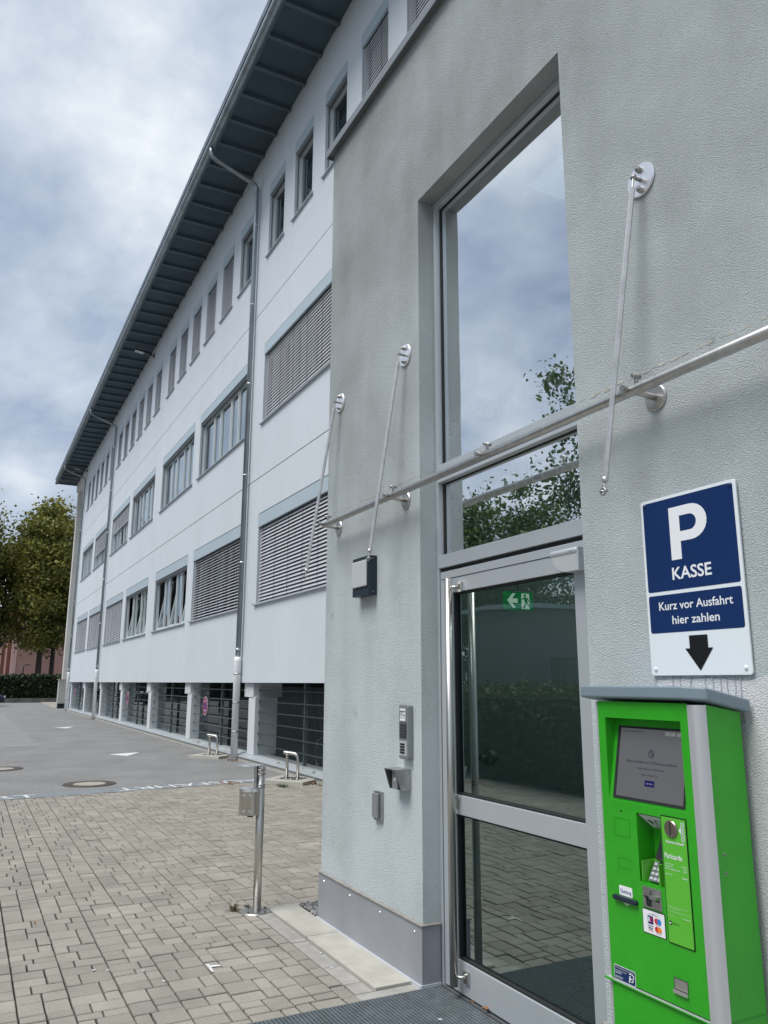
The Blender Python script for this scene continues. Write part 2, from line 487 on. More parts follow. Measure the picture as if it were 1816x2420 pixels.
# ------------------------------------------------------------------ mesh helpers
class MB:
    def __init__(s):
        s.v, s.f, s.sm, s.mi = [], [], [], []
        s.m = 0

    def add(s, vs, fs, smooth=False):
        o = len(s.v)
        s.v += [tuple(p) for p in vs]
        for f in fs:
            s.f.append(tuple(i + o for i in f))
            s.sm.append(smooth)
            s.mi.append(s.m)

    def box(s, x0, x1, y0, y1, z0, z1):
        s.add([(x0, y0, z0), (x1, y0, z0), (x1, y1, z0), (x0, y1, z0), (x0, y0, z1), (x1, y0, z1), (x1, y1, z1), (x0, y1, z1)],
              [(0, 3, 2, 1), (4, 5, 6, 7), (0, 1, 5, 4), (1, 2, 6, 5), (2, 3, 7, 6), (3, 0, 4, 7)])

    def quad(s, a, b, c, d):
        s.add([a, b, c, d], [(0, 1, 2, 3)])

    def prism(s, poly, f0, f1):
        """poly: 2D outline; f0, f1 turn a 2D point into the two 3D end points"""
        n = len(poly)
        s.add([f0(p) for p in poly] + [f1(p) for p in poly],
              [tuple(range(n)), tuple(range(2 * n - 1, n - 1, -1))] + [(i, i + n, (i + 1) % n + n, (i + 1) % n) for i in range(n)])

    def plate_xz(s, poly, y0, y1):
        s.prism(poly, lambda p: (p[0], y0, p[1]), lambda p: (p[0], y1, p[1]))

    def flat_xz(s, poly, y):
        s.add([(p[0], y, p[1]) for p in poly], [tuple(range(len(poly)))])

    def tube(s, pts, r, n=12, caps=True):
        pts = [Vector(p) for p in pts]
        rs = r if isinstance(r, (list, tuple)) else [r] * len(pts)
        o = len(s.v)
        ref = None
        for i, p in enumerate(pts):
            a = pts[max(i - 1, 0)]
            b = pts[min(i + 1, len(pts) - 1)]
            t = (b - a).normalized()
            if ref is None:
                ref = Vector((0, 0, 1)) if abs(t.z) < 0.9 else Vector((1, 0, 0))
            u = (ref - t * ref.dot(t)).normalized()
            ref = u
            v = t.cross(u)
            for k in range(n):
                an = 2 * math.pi * k / n
                s.v.append(tuple(p + rs[i] * (math.cos(an) * u + math.sin(an) * v)))
        for i in range(len(pts) - 1):
            for k in range(n):
                s.f.append((o + i * n + k, o + i * n + (k + 1) % n, o + (i + 1) * n + (k + 1) % n, o + (i + 1) * n + k))
                s.sm.append(True)
                s.mi.append(s.m)
        if caps:
            s.f.append(tuple(o + k for k in range(n - 1, -1, -1)))
            s.f.append(tuple(o + (len(pts) - 1) * n + k for k in range(n)))
            s.sm += [False, False]
            s.mi += [s.m, s.m]

    def lathe(s, prof, c, n=32, ax='z'):
        o = len(s.v)
        for r_, h in prof:
            for k in range(n):
                a = 2 * math.pi * k / n
                if ax == 'z':
                    s.v.append((c[0] + r_ * math.cos(a), c[1] + r_ * math.sin(a), c[2] + h))
                else:      # axis along y
                    s.v.append((c[0] + r_ * math.cos(a), c[1] + h, c[2] + r_ * math.sin(a)))
        for i in range(len(prof) - 1):
            for k in range(n):
                s.f.append((o + i * n + k, o + i * n + (k + 1) % n, o + (i + 1) * n + (k + 1) % n, o + (i + 1) * n + k))
                s.sm.append(abs(prof[i][0] - prof[i + 1][0]) < 1e-4 or False)
                s.mi.append(s.m)
        for i in (0, len(prof) - 1):
            if prof[i][0] > 1e-5:
                s.f.append(tuple(o + i * n + k for k in range(n)))
                s.sm.append(False)
                s.mi.append(s.m)

    def mesh(s, name, mats):
        me = bpy.data.meshes.new(name)
        me.from_pydata(s.v, [], s.f)
        for m_ in (mats if isinstance(mats, (list, tuple)) else [mats]):
            me.materials.append(m_)
        me.polygons.foreach_set('use_smooth', s.sm)
        me.polygons.foreach_set('material_index', s.mi)
        me.update()
        return me

    def build(s, name, mats, parent=None, loc=(0, 0, 0), bevel=0.0, **kw):
        return link(name, s.mesh(name, mats), parent, loc, bevel, **kw)


def tag(o, label=None, cat=None, group=None, kind=None):
    if label:
        o['label'] = label
    if cat:
        o['category'] = cat
    if group:
        o['group'] = group
    if kind:
        o['kind'] = kind
    return o


def link(name, me, parent=None, loc=(0, 0, 0), bevel=0.0, rot=None, **kw):
    o = bpy.data.objects.new(name, me)
    COL.objects.link(o)
    o.location = loc
    if rot:
        o.rotation_euler = rot
    if parent:
        o.parent = parent
    if bevel:
        b = o.modifiers.new('bevel', 'BEVEL')
        b.width = bevel
        b.segments = 2
        b.limit_method = 'ANGLE'
        b.angle_limit = R(40)
    return tag(o, **kw)


def thing(name, label, cat, loc=(0, 0, 0), rz=0, group=None, kind=None):
    o = bpy.data.objects.new(name, None)
    o.empty_display_size = 0.1
    COL.objects.link(o)
    o.location = loc
    o.rotation_euler = (0, 0, rz)
    return tag(o, label, cat, group, kind)


def copy_tree(src, loc, rz=0.0):
    r = src.copy()
    COL.objects.link(r)
    r.location = loc
    r.rotation_euler = (0, 0, rz)
    for ch in list(src.children):
        c = ch.copy()
        COL.objects.link(c)
        c.parent = r
        for g in list(ch.children):
            d = g.copy()
            COL.objects.link(d)
            d.parent = c
    return r


_tcache = {}


def text_geo(s, bold=0.0):
    k = (s, bold)
    if k not in _tcache:
        cu = bpy.data.curves.new('lettering', 'FONT')
        cu.body = s
        cu.resolution_u = 4
        cu.offset = bold
        cu.size = 1.0
        ob = bpy.data.objects.new('lettering', cu)
        COL.objects.link(ob)
        dg = bpy.context.evaluated_depsgraph_get()
        me = bpy.data.meshes.new_from_object(ob.evaluated_get(dg))
        vs = np.array([v.co[:2] for v in me.vertices]) if len(me.vertices) else np.zeros((0, 2))
        fs = [tuple(p.vertices) for p in me.polygons]
        bpy.data.objects.remove(ob)
        bpy.data.curves.remove(cu)
        bpy.data.meshes.remove(me)
        _tcache[k] = (vs, fs)
    return _tcache[k]


def text(mb, s, o, h, ux=(1, 0, 0), uy=(0, 0, 1), width=None, align='L', bold=0.0):
    """flat lettering: cap height h, lower-left corner at o, fitted to width"""
    vs, fs = text_geo(s, bold)
    if not len(vs):
        return
    cap = text_geo('H', bold)[0][:, 1]
    base, ch = cap.min(), cap.max() - cap.min()
    x = vs[:, 0] - vs[:, 0].min()
    k = h / ch
    kx = k if width is None else width / x.max()
    x = x * kx
    y = (vs[:, 1] - base) * k
    if align == 'C':
        x = x - x.max() / 2
    elif align == 'R':
        x = x - x.max()
    o, ux, uy = np.array(o, float), np.array(ux, float), np.array(uy, float)
    P = o + x[:, None] * ux + y[:, None] * uy
    mb.add(P.tolist(), fs)


def rrect(x0, x1, z0, z1, r, n=5):
    p = []
    for cx, cz, a0 in ((x1 - r, z1 - r, 0), (x0 + r, z1 - r, 90), (x0 + r, z0 + r, 180), (x1 - r, z0 + r, 270)):
        for i in range(n + 1):
            a = R(a0 + 90 * i / n)
            p.append((cx + r * math.cos(a), cz + r * math.sin(a)))
    return p[::-1]


def circ(cx, cz, r, n=28):
    return [(cx + r * math.cos(-2 * math.pi * i / n), cz + r * math.sin(-2 * math.pi * i / n)) for i in range(n)]


def proj(p):
    c = RM.T @ (np.array(p, float) - [0, 0, CAMZ])
    if c[2] < 0.05:
        return None
    return 908 + 1864 * c[0] / c[2], 1210 - 1864 * c[1] / c[2], c[2]


def holed(mb, u0, u1, v0, v1, holes, f, depth_f=None):
    """rectangle with rectangular holes; f(u, v, d) gives the 3D point at depth d"""
    us = sorted({u0, u1, *[h[0] for h in holes], *[h[1] for h in holes]})
    vs = sorted({v0, v1, *[h[2] for h in holes], *[h[3] for h in holes]})
    us = [u for u in us if u0 <= u <= u1]
    vs = [v for v in vs if v0 <= v <= v1]
    for i in range(len(us) - 1):
        for j in range(len(vs) - 1):
            cu, cv = (us[i] + us[i + 1]) / 2, (vs[j] + vs[j + 1]) / 2
            if any(h[0] < cu < h[1] and h[2] < cv < h[3] for h in holes):
                continue
            mb.quad(f(us[i], vs[j], 0), f(us[i + 1], vs[j], 0), f(us[i + 1], vs[j + 1], 0), f(us[i], vs[j + 1], 0))
    if depth_f:
        for h in holes:
            d = depth_f
            a, b, c, e_ = h
            mb.quad(f(a, c, 0), f(a, e_, 0), f(a, e_, d), f(a, c, d))
            mb.quad(f(b, c, 0), f(b, c, d), f(b, e_, d), f(b, e_, 0))
            mb.quad(f(a, e_, 0), f(b, e_, 0), f(b, e_, d), f(a, e_, d))
            mb.quad(f(a, c, 0), f(a, c, d), f(b, c, d), f(b, c, 0))


# ================================================================== GROUND
FX0, FX1, FY0, FY1 = -49.4, 12.0, 5.27, 20.0           # footprint of the office building
m = MB()
holed(m, -700, 700, -700, 700, [(FX0, FX1, 5.5, FY1)], lambda u, v, d: (u, v, -0.05))
m.build('ground', M['ground'], kind='structure')


def xb(y):                                             # seam between asphalt and paving
    return -12.64 - (y - 0.58) * 0.1115


asph = MB()
ys = [-60, -20, -4, 0, 2, 4, 5.24]
for a, b in zip(ys, ys[1:]):
    asph.quad((-69.6 + (a - 2) * 0.0, a, -0.004), (xb(max(a, -4)) - 0.44, a, -0.004), (xb(max(b, -4)) - 0.44, b, -0.004), (-69.6, b, -0.004))
asph.quad((-69.6, 5.24, -0.004), (-49.4, 5.24, -0.004), (-49.4, 60, -0.004), (-69.6, 60, -0.004))
asphalt = asph.build('asphalt_yard', M['asphalt'], kind='structure')
m = MB()
m.quad((-69.0, 1.83, 0.0), (-69.0, -14, 0.0), (-22.5, -14, 0.0), (-22.5, 1.86, 0.0))
m.build('asphalt_patch', M['asphalt2'], asphalt)
for pts in ([(-19.406, 3.03), (-18.79, 3.345), (-19.668, 3.78), (-19.55, 3.40)], [(-31.505, 2.97), (-30.69, 3.337), (-31.86, 3.69), (-31.6, 3.33)]):
    m = MB()
    m.add([(p[0], p[1], 0.001) for p in pts], [tuple(range(len(pts)))])
    m.build('painted_arrow', M['roadpaint'], asphalt, label='white arrowhead painted on the asphalt')
# flat gutter strip with painted lettering
m = MB()
for i in range(40):
    y0 = -4 + i * 0.2305
    y1 = y0 + 0.2295
    if y1 > 5.22:
        break
    m.add([(xb(y0) - 0.45, y0, 0.0), (xb(y0) - 0.005, y0, 0.0), (xb(y1) - 0.005, y1, 0.0), (xb(y1) - 0.45, y1, 0.0)], [(0, 1, 2, 3)])
strip = m.build('gutter_strip', M['strip'], kind='structure')
sn, cs = -0.1108, 0.9938                               # direction of the strip (towards +y)
m = MB()
text(m, 'AUSFAHRT', (xb(4.53) - 0.38, 4.53, 0.004), 0.32, ux=(0.1108, -0.9938, 0), uy=(0.9938, 0.1108, 0), width=2.36)
m.build('painted_lettering', M['roadpaint'], strip, label='white AUSFAHRT lettering upside down')
m = MB()
text(m, 'EINFAHRT', (xb(-1.3) - 0.05, -1.3, 0.004), 0.32, ux=(sn, cs, 0), uy=(-cs, sn, 0), width=2.42)
m.build('painted_lettering', M['roadpaint'], strip, label='white EINFAHRT lettering running off the left edge')

# paving: bed, 300 stones of their own, the rest joined
pave = MB()
YB = [-3.2, 0, 2.0, 3.6, 5.24]
for a, b in zip(YB, YB[1:]):
    pave.quad((xb(a), a, -0.018), (7, a, -0.018), (7, b, -0.018), (xb(b), b, -0.018))
paving = pave.build('pavement', M['bed'], kind='structure')


P0, PW = 0.392, 0.1255
stones = []
for k in range(-14, 20):
    ya = P0 + k * 2 * PW
    yb_ = ya + 2 * PW
    if yb_ > 5.27 or ya < -3.15:
        continue
    x = xb(ya) - random.random() * 0.2
    xe = 6.6
    rowx = [x, x]
    while min(rowx) < xe:
        if abs(rowx[0] - rowx[1]) < 0.004 and random.random() < 0.58:
            # a turned pair: one narrow, one deep stone
            L = random.choice((0.125, 0.125, 0.168))
            s = random.choice((0.083, 0.168))
            stones.append((rowx[0], rowx[0] + L, ya, ya + s))
            stones.append((rowx[0], rowx[0] + L, ya + s, yb_))
            rowx = [rowx[0] + L] * 2
            continue
        i = 0 if rowx[0] <= rowx[1] else 1
        o_ = rowx[1 - i] - rowx[i]
        opts = [0.083, 0.125, 0.168, 0.168]
        L = o_ if o_ > 0.06 and o_ < 0.19 and random.random() < 0.45 else random.choice(opts)
        y0 = ya + i * PW
        stones.append((rowx[i], rowx[i] + L, y0, y0 + PW))
        rowx[i] += L
keep = []
ZONES = ((-5.935, -5.44, 2.08, 9), (-5.935, -4.04, 1.982, 2.4), (-5.47, 9, 2.32, 9), (-4.04, -2.355, 0.865, 2.6))
for s in stones:
    x0, x1, y0, y1 = s
    lim = max(xb(y0), xb(y1)) + 0.004
    x0 = max(x0, lim)
    for a, b, c, d in ZONES:                            # cut the stone back to the edge of what lies there
        if x1 > a and x0 < b and y1 > c and y0 < d:
            cut = sorted(((x1 - a, 0), (b - x0, 1), (y1 - c, 2), (d - y0, 3)))[0]
            if cut[1] == 0:
                x1 = a
            elif cut[1] == 1:
                x0 = b
            elif cut[1] == 2:
                y1 = c
            else:
                y0 = d
    if x1 - x0 < 0.03 or y1 - y0 < 0.03:
        continue
    c = ((x0 + x1) / 2, (y0 + y1) / 2, 0)
    q = proj(c)
    size = 0
    if q and -20 < q[0] < 1836 and q[1] < 2450:
        qa, qb_ = proj((x0, y0, 0)), proj((x1, y1, 0))
        size = abs(qa[0] - qb_[0]) * abs(qa[1] - qb_[1]) if qa and qb_ else 0
        if q[0] > 1060 or q[1] > 2440:                 # behind the entrance or just under the frame
            size *= 0.02
    keep.append((size, x0, x1, y0, y1))
keep.sort(reverse=True)


def stone_geo(mb, lx, ly, cx=0, cy=0, cz=0, tx=0, ty=0, rz=0):
    a, b, c_, h = lx / 2, ly / 2, 0.0038, 0.0040
    co = []
    for z, ins in ((-0.025, 0), (-h, 0), (0, c_)):
        for sx, sy in ((-1, -1), (1, -1), (1, 1), (-1, 1)):
            px, py = sx * (a - ins), sy * (b - ins)
            pz = z + tx * px + ty * py
            qx, qy = px * math.cos(rz) - py * math.sin(rz), px * math.sin(rz) + py * math.cos(rz)
            co.append((cx + qx, cy + qy, cz + pz))
    fs = [(8, 9, 10, 11)]
    for k in range(4):
        n_ = (k + 1) % 4
        fs += [(k, n_, 4 + n_, 4 + k), (4 + k, 4 + n_, 8 + n_, 8 + k)]
    mb.add(co, fs)


_sm = {}
rest = MB()
for idx, (sz, x0, x1, y0, y1) in enumerate(keep):
    gx, gy = 0.0105, 0.0098
    lx, ly = round(x1 - x0 - gx, 3), round(y1 - y0 - gy, 3)
    cx, cy = (x0 + x1) / 2 + random.uniform(-.001, .001), (y0 + y1) / 2 + random.uniform(-.0012, .0012)
    cz = random.gauss(0, 0.0014)
    tx, ty, rz = random.gauss(0, .007), random.gauss(0, .007), random.gauss(0, .006)
    if idx < 300:
        key = (lx, ly)
        if key not in _sm:
            q = MB()
            stone_geo(q, lx, ly)
            _sm[key] = q.mesh('paving_stone', M['paver'])
        link('paving_stone', _sm[key], paving, (cx, cy, cz), rot=(ty, -tx, rz))
    else:
        stone_geo(rest, lx, ly, cx, cy, cz, tx, ty, rz)
rest.build('paving_stones', M['paver'], paving, kind='stuff')
# edging stones, slabs, gravel beside the entrance block
x = -5.93
for L in (0.86, 0.50, 0.29, 0.15):
    m = MB()
    m.box(x + 0.003, x + L - 0.003, 1.985, 2.088, -0.06, 0.002 + random.uniform(-.002, .002))
    m.build('edging_stone', M['kerbstone'], paving, bevel=0.004)
    x += L
for a, b in ((2.093, 2.99), (2.996, 3.99), (3.996, 5.2)):
    m = MB()
    m.box(-5.93, -5.85, a, b, -0.06, 0.003)
    m.build('edging_stone', M['kerbstone'], paving, bevel=0.004)
for a, b in ((1.50, 1.97), (1.975, 2.33)):
    m = MB()
    m.box(-4.125, -4.042, a if a > 1.9 else 1.975, b if a > 1.9 else 2.0, -0.06, 0.002)
    if a > 1.9:
        m.build('edging_stone', M['kerbstone'], paving, bevel=0.004)
for a, b in ((-5.845, -5.113), (-5.105, -4.132)):
    m = MB()
    m.box(a, b, 2.097, 2.318, -0.05, 0.016)
    m.build('paving_slab', M['slabstone'], paving, bevel=0.003)
m = MB()
for i in range(700):
    px, py = random.uniform(-5.84, -5.475), random.uniform(2.35, 5.2) if i > 330 else random.uniform(2.34, 2.9)
    r_ = random.uniform(0.012, 0.03)
    vs = []
    a0 = random.random() * 6
    for zz, k in ((-0.5, 0.6), (0.1, 1.0), (0.65, 0.55)):
        for j in range(5):
            an = a0 + j * 1.257
            q = r_ * k * random.uniform(0.8, 1.2)
            vs.append((px + q * math.cos(an), py + q * math.sin(an), 0.004 + r_ * zz + random.uniform(-.006, .012)))
    fs = [(10, 11, 12, 13, 14)]
    for l_ in (0, 5):
        for j in range(5):
            fs.append((l_ + j, l_ + (j + 1) % 5, l_ + 5 + (j + 1) % 5, l_ + 5 + j))
    m.add(vs, fs)
m.build('gravel', M['pebble'], kind='stuff', label='grey pebbles in a narrow strip beside the entrance block')

# ================================================================== OFFICE BUILDING
YF = 5.27
office = thing('office_building', 'long white rendered office building with window blinds and dark overhanging eaves', 'building', (-16, YF, 0))
OI = Matrix.Translation((16, -YF, 0))


def off(o):                                            # keep world placement under the building's empty
    o.matrix_parent_inverse = OI
    return o


Z = {'top': (11.31, 12.91, 13.19), 'mid': (7.21, 8.845, 9.12), 'low': (3.20, 4.865, 5.165)}
WL = 4.33
big = [-16.05 - 10.6 * (k // 2) - (5.56 if k % 2 else 0) for k in range(-2, 7)]
small = [(-16.09 - 10.57 * k + 1.668 * i) for k in range(-1, 4) for i in range(6)]
small = [x for x in small if x > -48.3]
XJ = [-49.4, -38.05, -27.2, -16.66, -6.0, 4.7, 12.0]
floors = [('low', 1.595, 5.975, big, WL), ('mid', 5.995, 10.03, big, WL), ('top', 10.05, 14.47, small, 1.02)]
for fl, z0, z1, lefts, wd in floors:
    zs, zh, zt = Z[fl]
    for a, b in zip(XJ, XJ[1:]):
        holes = [(x, x + wd, zs, zt) for x in lefts if a < x + wd / 2 < b]
        m = MB()
        fn = lambda u, v, d: (u, YF + d, v)
        holed(m, a + 0.004, b - 0.004, z0, z1, holes, fn, 0.16)
        for q in ((a + .004, b - .004, z0), (a + .004, b - .004, z1)):
            m.quad((q[0], YF, q[2]), (q[1], YF, q[2]), (q[1], YF + .05, q[2]), (q[0], YF + .05, q[2]))
        for q in (a + .004, b - .004):
            m.quad((q, YF, z0), (q, YF + .05, z0), (q, YF + .05, z1), (q, YF, z1))
        off(m.build('wall_panel', M['render'], office))
m = MB()
for z in (5.985, 10.04):
    m.box(FX0 + .1, FX1 - .1, YF + 0.012, YF + 0.04, z - 0.02, z + 0.02)
for x in XJ[1:-1]:
    m.box(x - .01, x + .01, YF + 0.014, YF + 0.04, 1.62, 14.4)
off(m.build('joint_seal', M['joint'], office))
# end wall, back, slabs, partitions
m = MB()
m.box(FX0, FX0 + 0.25, YF + 0.02, FY1, -0.7, 14.4)
m.box(FX1 - 0.25, FX1, YF + 0.02, FY1, -0.7, 14.4)
m.box(FX0, FX1, FY1 - 0.2, FY1, -0.7, 14.4)
off(m.build('outer_wall', M['render'], office))
m = MB()
for z in (1.62, 5.9, 9.95, 14.0):
    m.box(FX0 + .26, FX1 - .26, YF + 0.17 if z > 2 else YF + 0.06, FY1 - .25, z, z + 0.14)
m.box(FX0 + .26, FX1 - .26, 10.5, 10.6, 1.8, 14.0)
for x in XJ[1:-1]:
    m.box(x - .06, x + .06, YF + .17, 10.48, 1.8, 13.9)
off(m.build('interior', M['inner'], office))

# --- windows
frames = {}


def window_meshes(wd, h, cols, opened=False):
    key = (wd, round(h, 3), cols, opened)
    if key in frames:
        return frames[key]
    f, p = MB(), MB()
    y0, y1 = 0.10, 0.155
    t = 0.055
    f.box(0, wd, y0, y1, 0, t)
    f.box(0, wd, y0, y1, h - t, h)
    xs = [0.0] + [wd * c for c in cols] + [wd]
    for x in xs:
        a = min(max(x - t / 2, 0.0), wd - t)
        f.box(a, a + t, y0 - 0.002, y1 + 0.002, t, h - t)
    for a, b in zip(xs, xs[1:]):                        # sash frame inside each bay
        if opened and xs.index(a) % 2 == 0:
            continue
        a2, b2 = a + t * 0.75, b - t * 0.75
        s = 0.045
        f.box(a2, a2 + s, y0 + .012, y1 + .012, t + .002, h - t - .002)
        f.box(b2 - s, b2, y0 + .012, y1 + .012, t + .002, h - t - .002)
        f.box(a2 + s, b2 - s, y0 + .014, y1 + .010, t + .002, t + s)
        f.box(a2 + s, b2 - s, y0 + .014, y1 + .010, h - t - s, h - t - .002)
        p.quad((a2 + s, y0 + .04, t + s), (b2 - s, y0 + .04, t + s), (b2 - s, y0 + .04, h - t - s), (a2 + s, y0 + .04, h - t - s))
    frames[key] = (f.mesh('window', M['winframe']), p.mesh('pane', M['glass_win']))
    return frames[key]


_boxes = {}


def shared(key, fn):
    if key not in _boxes:
        _boxes[key] = fn()
    return _boxes[key]


def sill_mesh(wd):
    m = MB()
    m.prism([(-0.05, -0.012), (-0.05, 0.006), (0.10, 0.022), (0.10, 0.004)], lambda p: (-0.07, p[0], p[1]), lambda p: (wd + 0.07, p[0], p[1]))
    for x in (-0.075, wd + 0.055):
        m.box(x, x + 0.02, -0.052, 0.0, -0.016, 0.03)
    return m.mesh('window_sill', M['alu'])


def header_mesh(wd, hh):
    m = MB()
    m.box(-0.004, wd + 0.004, -0.012, 0.03, 0.0, hh - 0.028)
    return m.mesh('blind_cover', M['coverplate'])


def headgap_mesh(wd, hh):
    m = MB()
    m.box(0, wd, 0.010, 0.09, hh - 0.026, hh - 0.002)
    m.box(0.0, wd, 0.031, 0.10, 0.0, hh - 0.03)
    return m.mesh('blind_box', M['alu_dark'])


def slat_geo(mb, wd, z=0.0, tilt=75):
    t = R(tilt)
    pts = []
    for i in range(4):
        u = (i / 3 - 0.5) * 0.078
        cv = 0.006 * (1 - (2 * i / 3 - 1) ** 2)
        pts.append((u * math.cos(t) - cv * math.sin(t), z + u * math.sin(t) + cv * math.cos(t)))
    vs = [(0.07, 0.055 + p[0], p[1]) for p in pts] + [(wd - 0.07, 0.055 + p[0], p[1]) for p in pts]
    mb.add(vs, [(0, 1, 5, 4), (1, 2, 6, 5), (2, 3, 7, 6)], True)


def guide_mesh(wd, h, hb, n):
    """guide rails, bottom rail at hb, ladder cords"""
    m = MB()
    for x in (0.03, wd - 0.05):
        m.box(x, x + 0.02, 0.045, 0.065, 0.02, h)
    m.box(0.06, wd - 0.06, 0.03, 0.08, hb, hb + 0.02)
    return m.mesh('blind', M['slat'])


def cord_mesh(wd, h, hb, single):
    m = MB()
    k = max(2, int(wd / 0.72))
    xs = [0.28 + i * (wd - 0.56) / (k - 1) for i in range(k)]
    for x in ([0.0] if single else xs):
        m.box(x, x + 0.006, 0.012, 0.016, hb, h)
    return m.mesh('ladder_cord', M['gasket']), xs


def curtain_mesh(wd, h, drop, tilt):
    m = MB()
    x = 0.09
    while x < wd - 0.12:
        wv = 0.12
        a = R(tilt + random.uniform(-9, 9))
        dx, dy = wv / 2 * math.cos(a), wv / 2 * math.sin(a)
        m.quad((x + wv / 2 - dx, 0.30 - dy, 0.07), (x + wv / 2 + dx, 0.30 + dy, 0.07), (x + wv / 2 + dx, 0.30 + dy, h - drop), (x + wv / 2 - dx, 0.30 - dy, h - drop))
        x += 0.118
    return m.mesh('louvre_curtain', M['curtain'])


def sash_mesh(wd, h, cols):
    """tilted-open sashes leaning into the room, with their panes"""
    m = MB()
    xs = [0.0] + [wd * c for c in cols] + [wd]
    for i, (a, b) in enumerate(zip(xs, xs[1:])):
        if i % 2:
            continue
        a2, b2 = a + 0.045, b - 0.045
        hh = h - 0.12
        sl_ = 0.26
        for (x0, x1) in ((a2, a2 + 0.065), (b2 - 0.065, b2)):
            m.prism([(0.12, 0.06), (0.175, 0.06), (0.175 + sl_, 0.06 + hh), (0.12 + sl_, 0.06 + hh)], lambda p: (x0, p[0], p[1]), lambda p: (x1, p[0], p[1]))
        m.box(a2 + .066, b2 - .066, 0.122 + sl_, 0.173 + sl_, hh, hh + 0.058)
        m.box(a2 + .066, b2 - .066, 0.125, 0.172, 0.062, 0.12)
        m.m = 1
        m.quad((a2 + .06, .15, .1), (b2 - .06, .15, .1), (b2 - .06, .15 + sl_, hh), (a2 + .06, .15 + sl_, hh))
        m.m = 0
    return m.mesh('tilted_sash', [M['winframe'], M['glass_win']])


COLS5 = (0.25, 0.40, 0.62, 0.77)
nslat = 0


def make_window(x, fl, wd, cols, blind=0.0, tilt=None, curtain=None, sash=False, single=True):
    global nslat
    zs, zh, zt = Z[fl]
    h = zh - zs
    hh = zt - zh
    fm, pm = window_meshes(wd, h, cols, sash)
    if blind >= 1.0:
        key = ('shadeframe', wd, round(h, 3))
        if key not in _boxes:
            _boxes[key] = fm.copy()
            _boxes[key].materials[0] = M['alu_dark']  # dark frame colour stands in for the shade behind closed slats
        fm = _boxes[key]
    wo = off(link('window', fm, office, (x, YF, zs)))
    link('pane', pm, wo)
    link('window_sill', shared(('sill', wd), lambda: sill_mesh(wd)), wo)
    link('blind_cover', shared(('cov', wd, round(hh, 3)), lambda: header_mesh(wd, hh)), wo, (0, 0, h), bevel=0.002)
    link('blind_box', shared(('bx', wd, round(hh, 3)), lambda: headgap_mesh(wd, hh)), wo, (0, 0, h))
    if curtain:
        link('louvre_curtain', shared(('cur', wd, fl, curtain), lambda: curtain_mesh(wd, h, *curtain)), wo)
    if sash:
        link('tilted_sash', shared(('sash', wd), lambda: sash_mesh(wd, h, cols)), wo)
    if blind > 0:
        tilt = tilt or {'top': 73.5, 'mid': 66, 'low': 58}[fl]
        n = int((h * blind) / 0.0715)
        hb = h - 0.03 - n * 0.0715 - 0.03
        bo = off(link('blind', shared(('gd', wd, fl, n), lambda: guide_mesh(wd, h, max(hb, 0.022), n)), office, (x, YF, zs)))
        cl = cord_mesh(wd, h, max(hb, 0.03), single)
        if single:
            for xx in cl[1]:
                link('ladder_cord', shared(('cord1', h, hb), lambda: cl[0]), bo, (xx, 0, 0))
        else:
            link('ladder_cords', shared(('cord', wd, fl, n), lambda: cl[0]), bo, kind='stuff')
        if single:
            def one():
                q = MB()
                slat_geo(q, wd, 0, tilt)
                return q.mesh('slat', M['slat'])
            sm_ = shared(('slat', wd, tilt), one)
            for i in range(n):
                link('slat', sm_, bo, (0, 0, h - 0.05 - i * 0.0715))
                nslat += 1
        else:
            def many():
                q = MB()
                for i in range(n):
                    slat_geo(q, wd, h - 0.05 - i * 0.0715, tilt)
                return q.mesh('slats', M['slat'])
            link('slats', shared(('slats', wd, fl, tilt, n), many), bo, kind='stuff')
    else:
        def stack():
            q = MB()
            for xx in (0.03, wd - 0.05):
                q.box(xx, xx + 0.02, 0.045, 0.065, 0.02, h - 0.005)
            q.box(0.06, wd - 0.06, 0.025, 0.09, h - 0.075, h - 0.004)
            return q.mesh('raised_blind', M['alu_dark'])
        link('raised_blind', shared(('st', wd, fl), stack), wo)


mid = {0: dict(blind=1.0), 1: dict(curtain=(0.16, 16)), 2: dict(curtain=(0.16, 20)), 3: dict(curtain=(0.16, 40)), 4: dict(blind=0.42, curtain=(0.05, 35), single=False), 5: dict(blind=0.55, curtain=(0.05, 30), single=False), 6: dict(curtain=(0.05, 8))}
low = {0: dict(blind=1.0), 1: dict(blind=1.0, tilt=38), 2: dict(sash=True), 3: dict(sash=True), 4: dict(blind=1.0, single=False), 5: dict(blind=1.0, single=False), 6: dict(blind=1.0, single=False)}
for k in range(-2, 7):
    x = big[k + 2]
    make_window(x, 'mid', WL, COLS5, **mid.get(k, dict(blind=1.0, single=False)))
    make_window(x, 'low', WL, COLS5, **low.get(k, dict(blind=1.0, single=False)))
for x in small:
    k = round((-16.09 - x) / 10.57 - 0.01 + 0.4)
    if x > -12.0:
        kw = dict(blind=1.0, single=x < -6)
    elif x > -18.5:
        kw = dict(curtain=(0.3, 75))
    elif x > -32.6:
        kw = dict(blind=1.0, single=x > -27)
    else:
        kw = dict(curtain=(0.1, 70))
    if -35.5 < x < -33.5:
        kw = dict()
    make_window(x, 'top', 1.02, (), **kw)

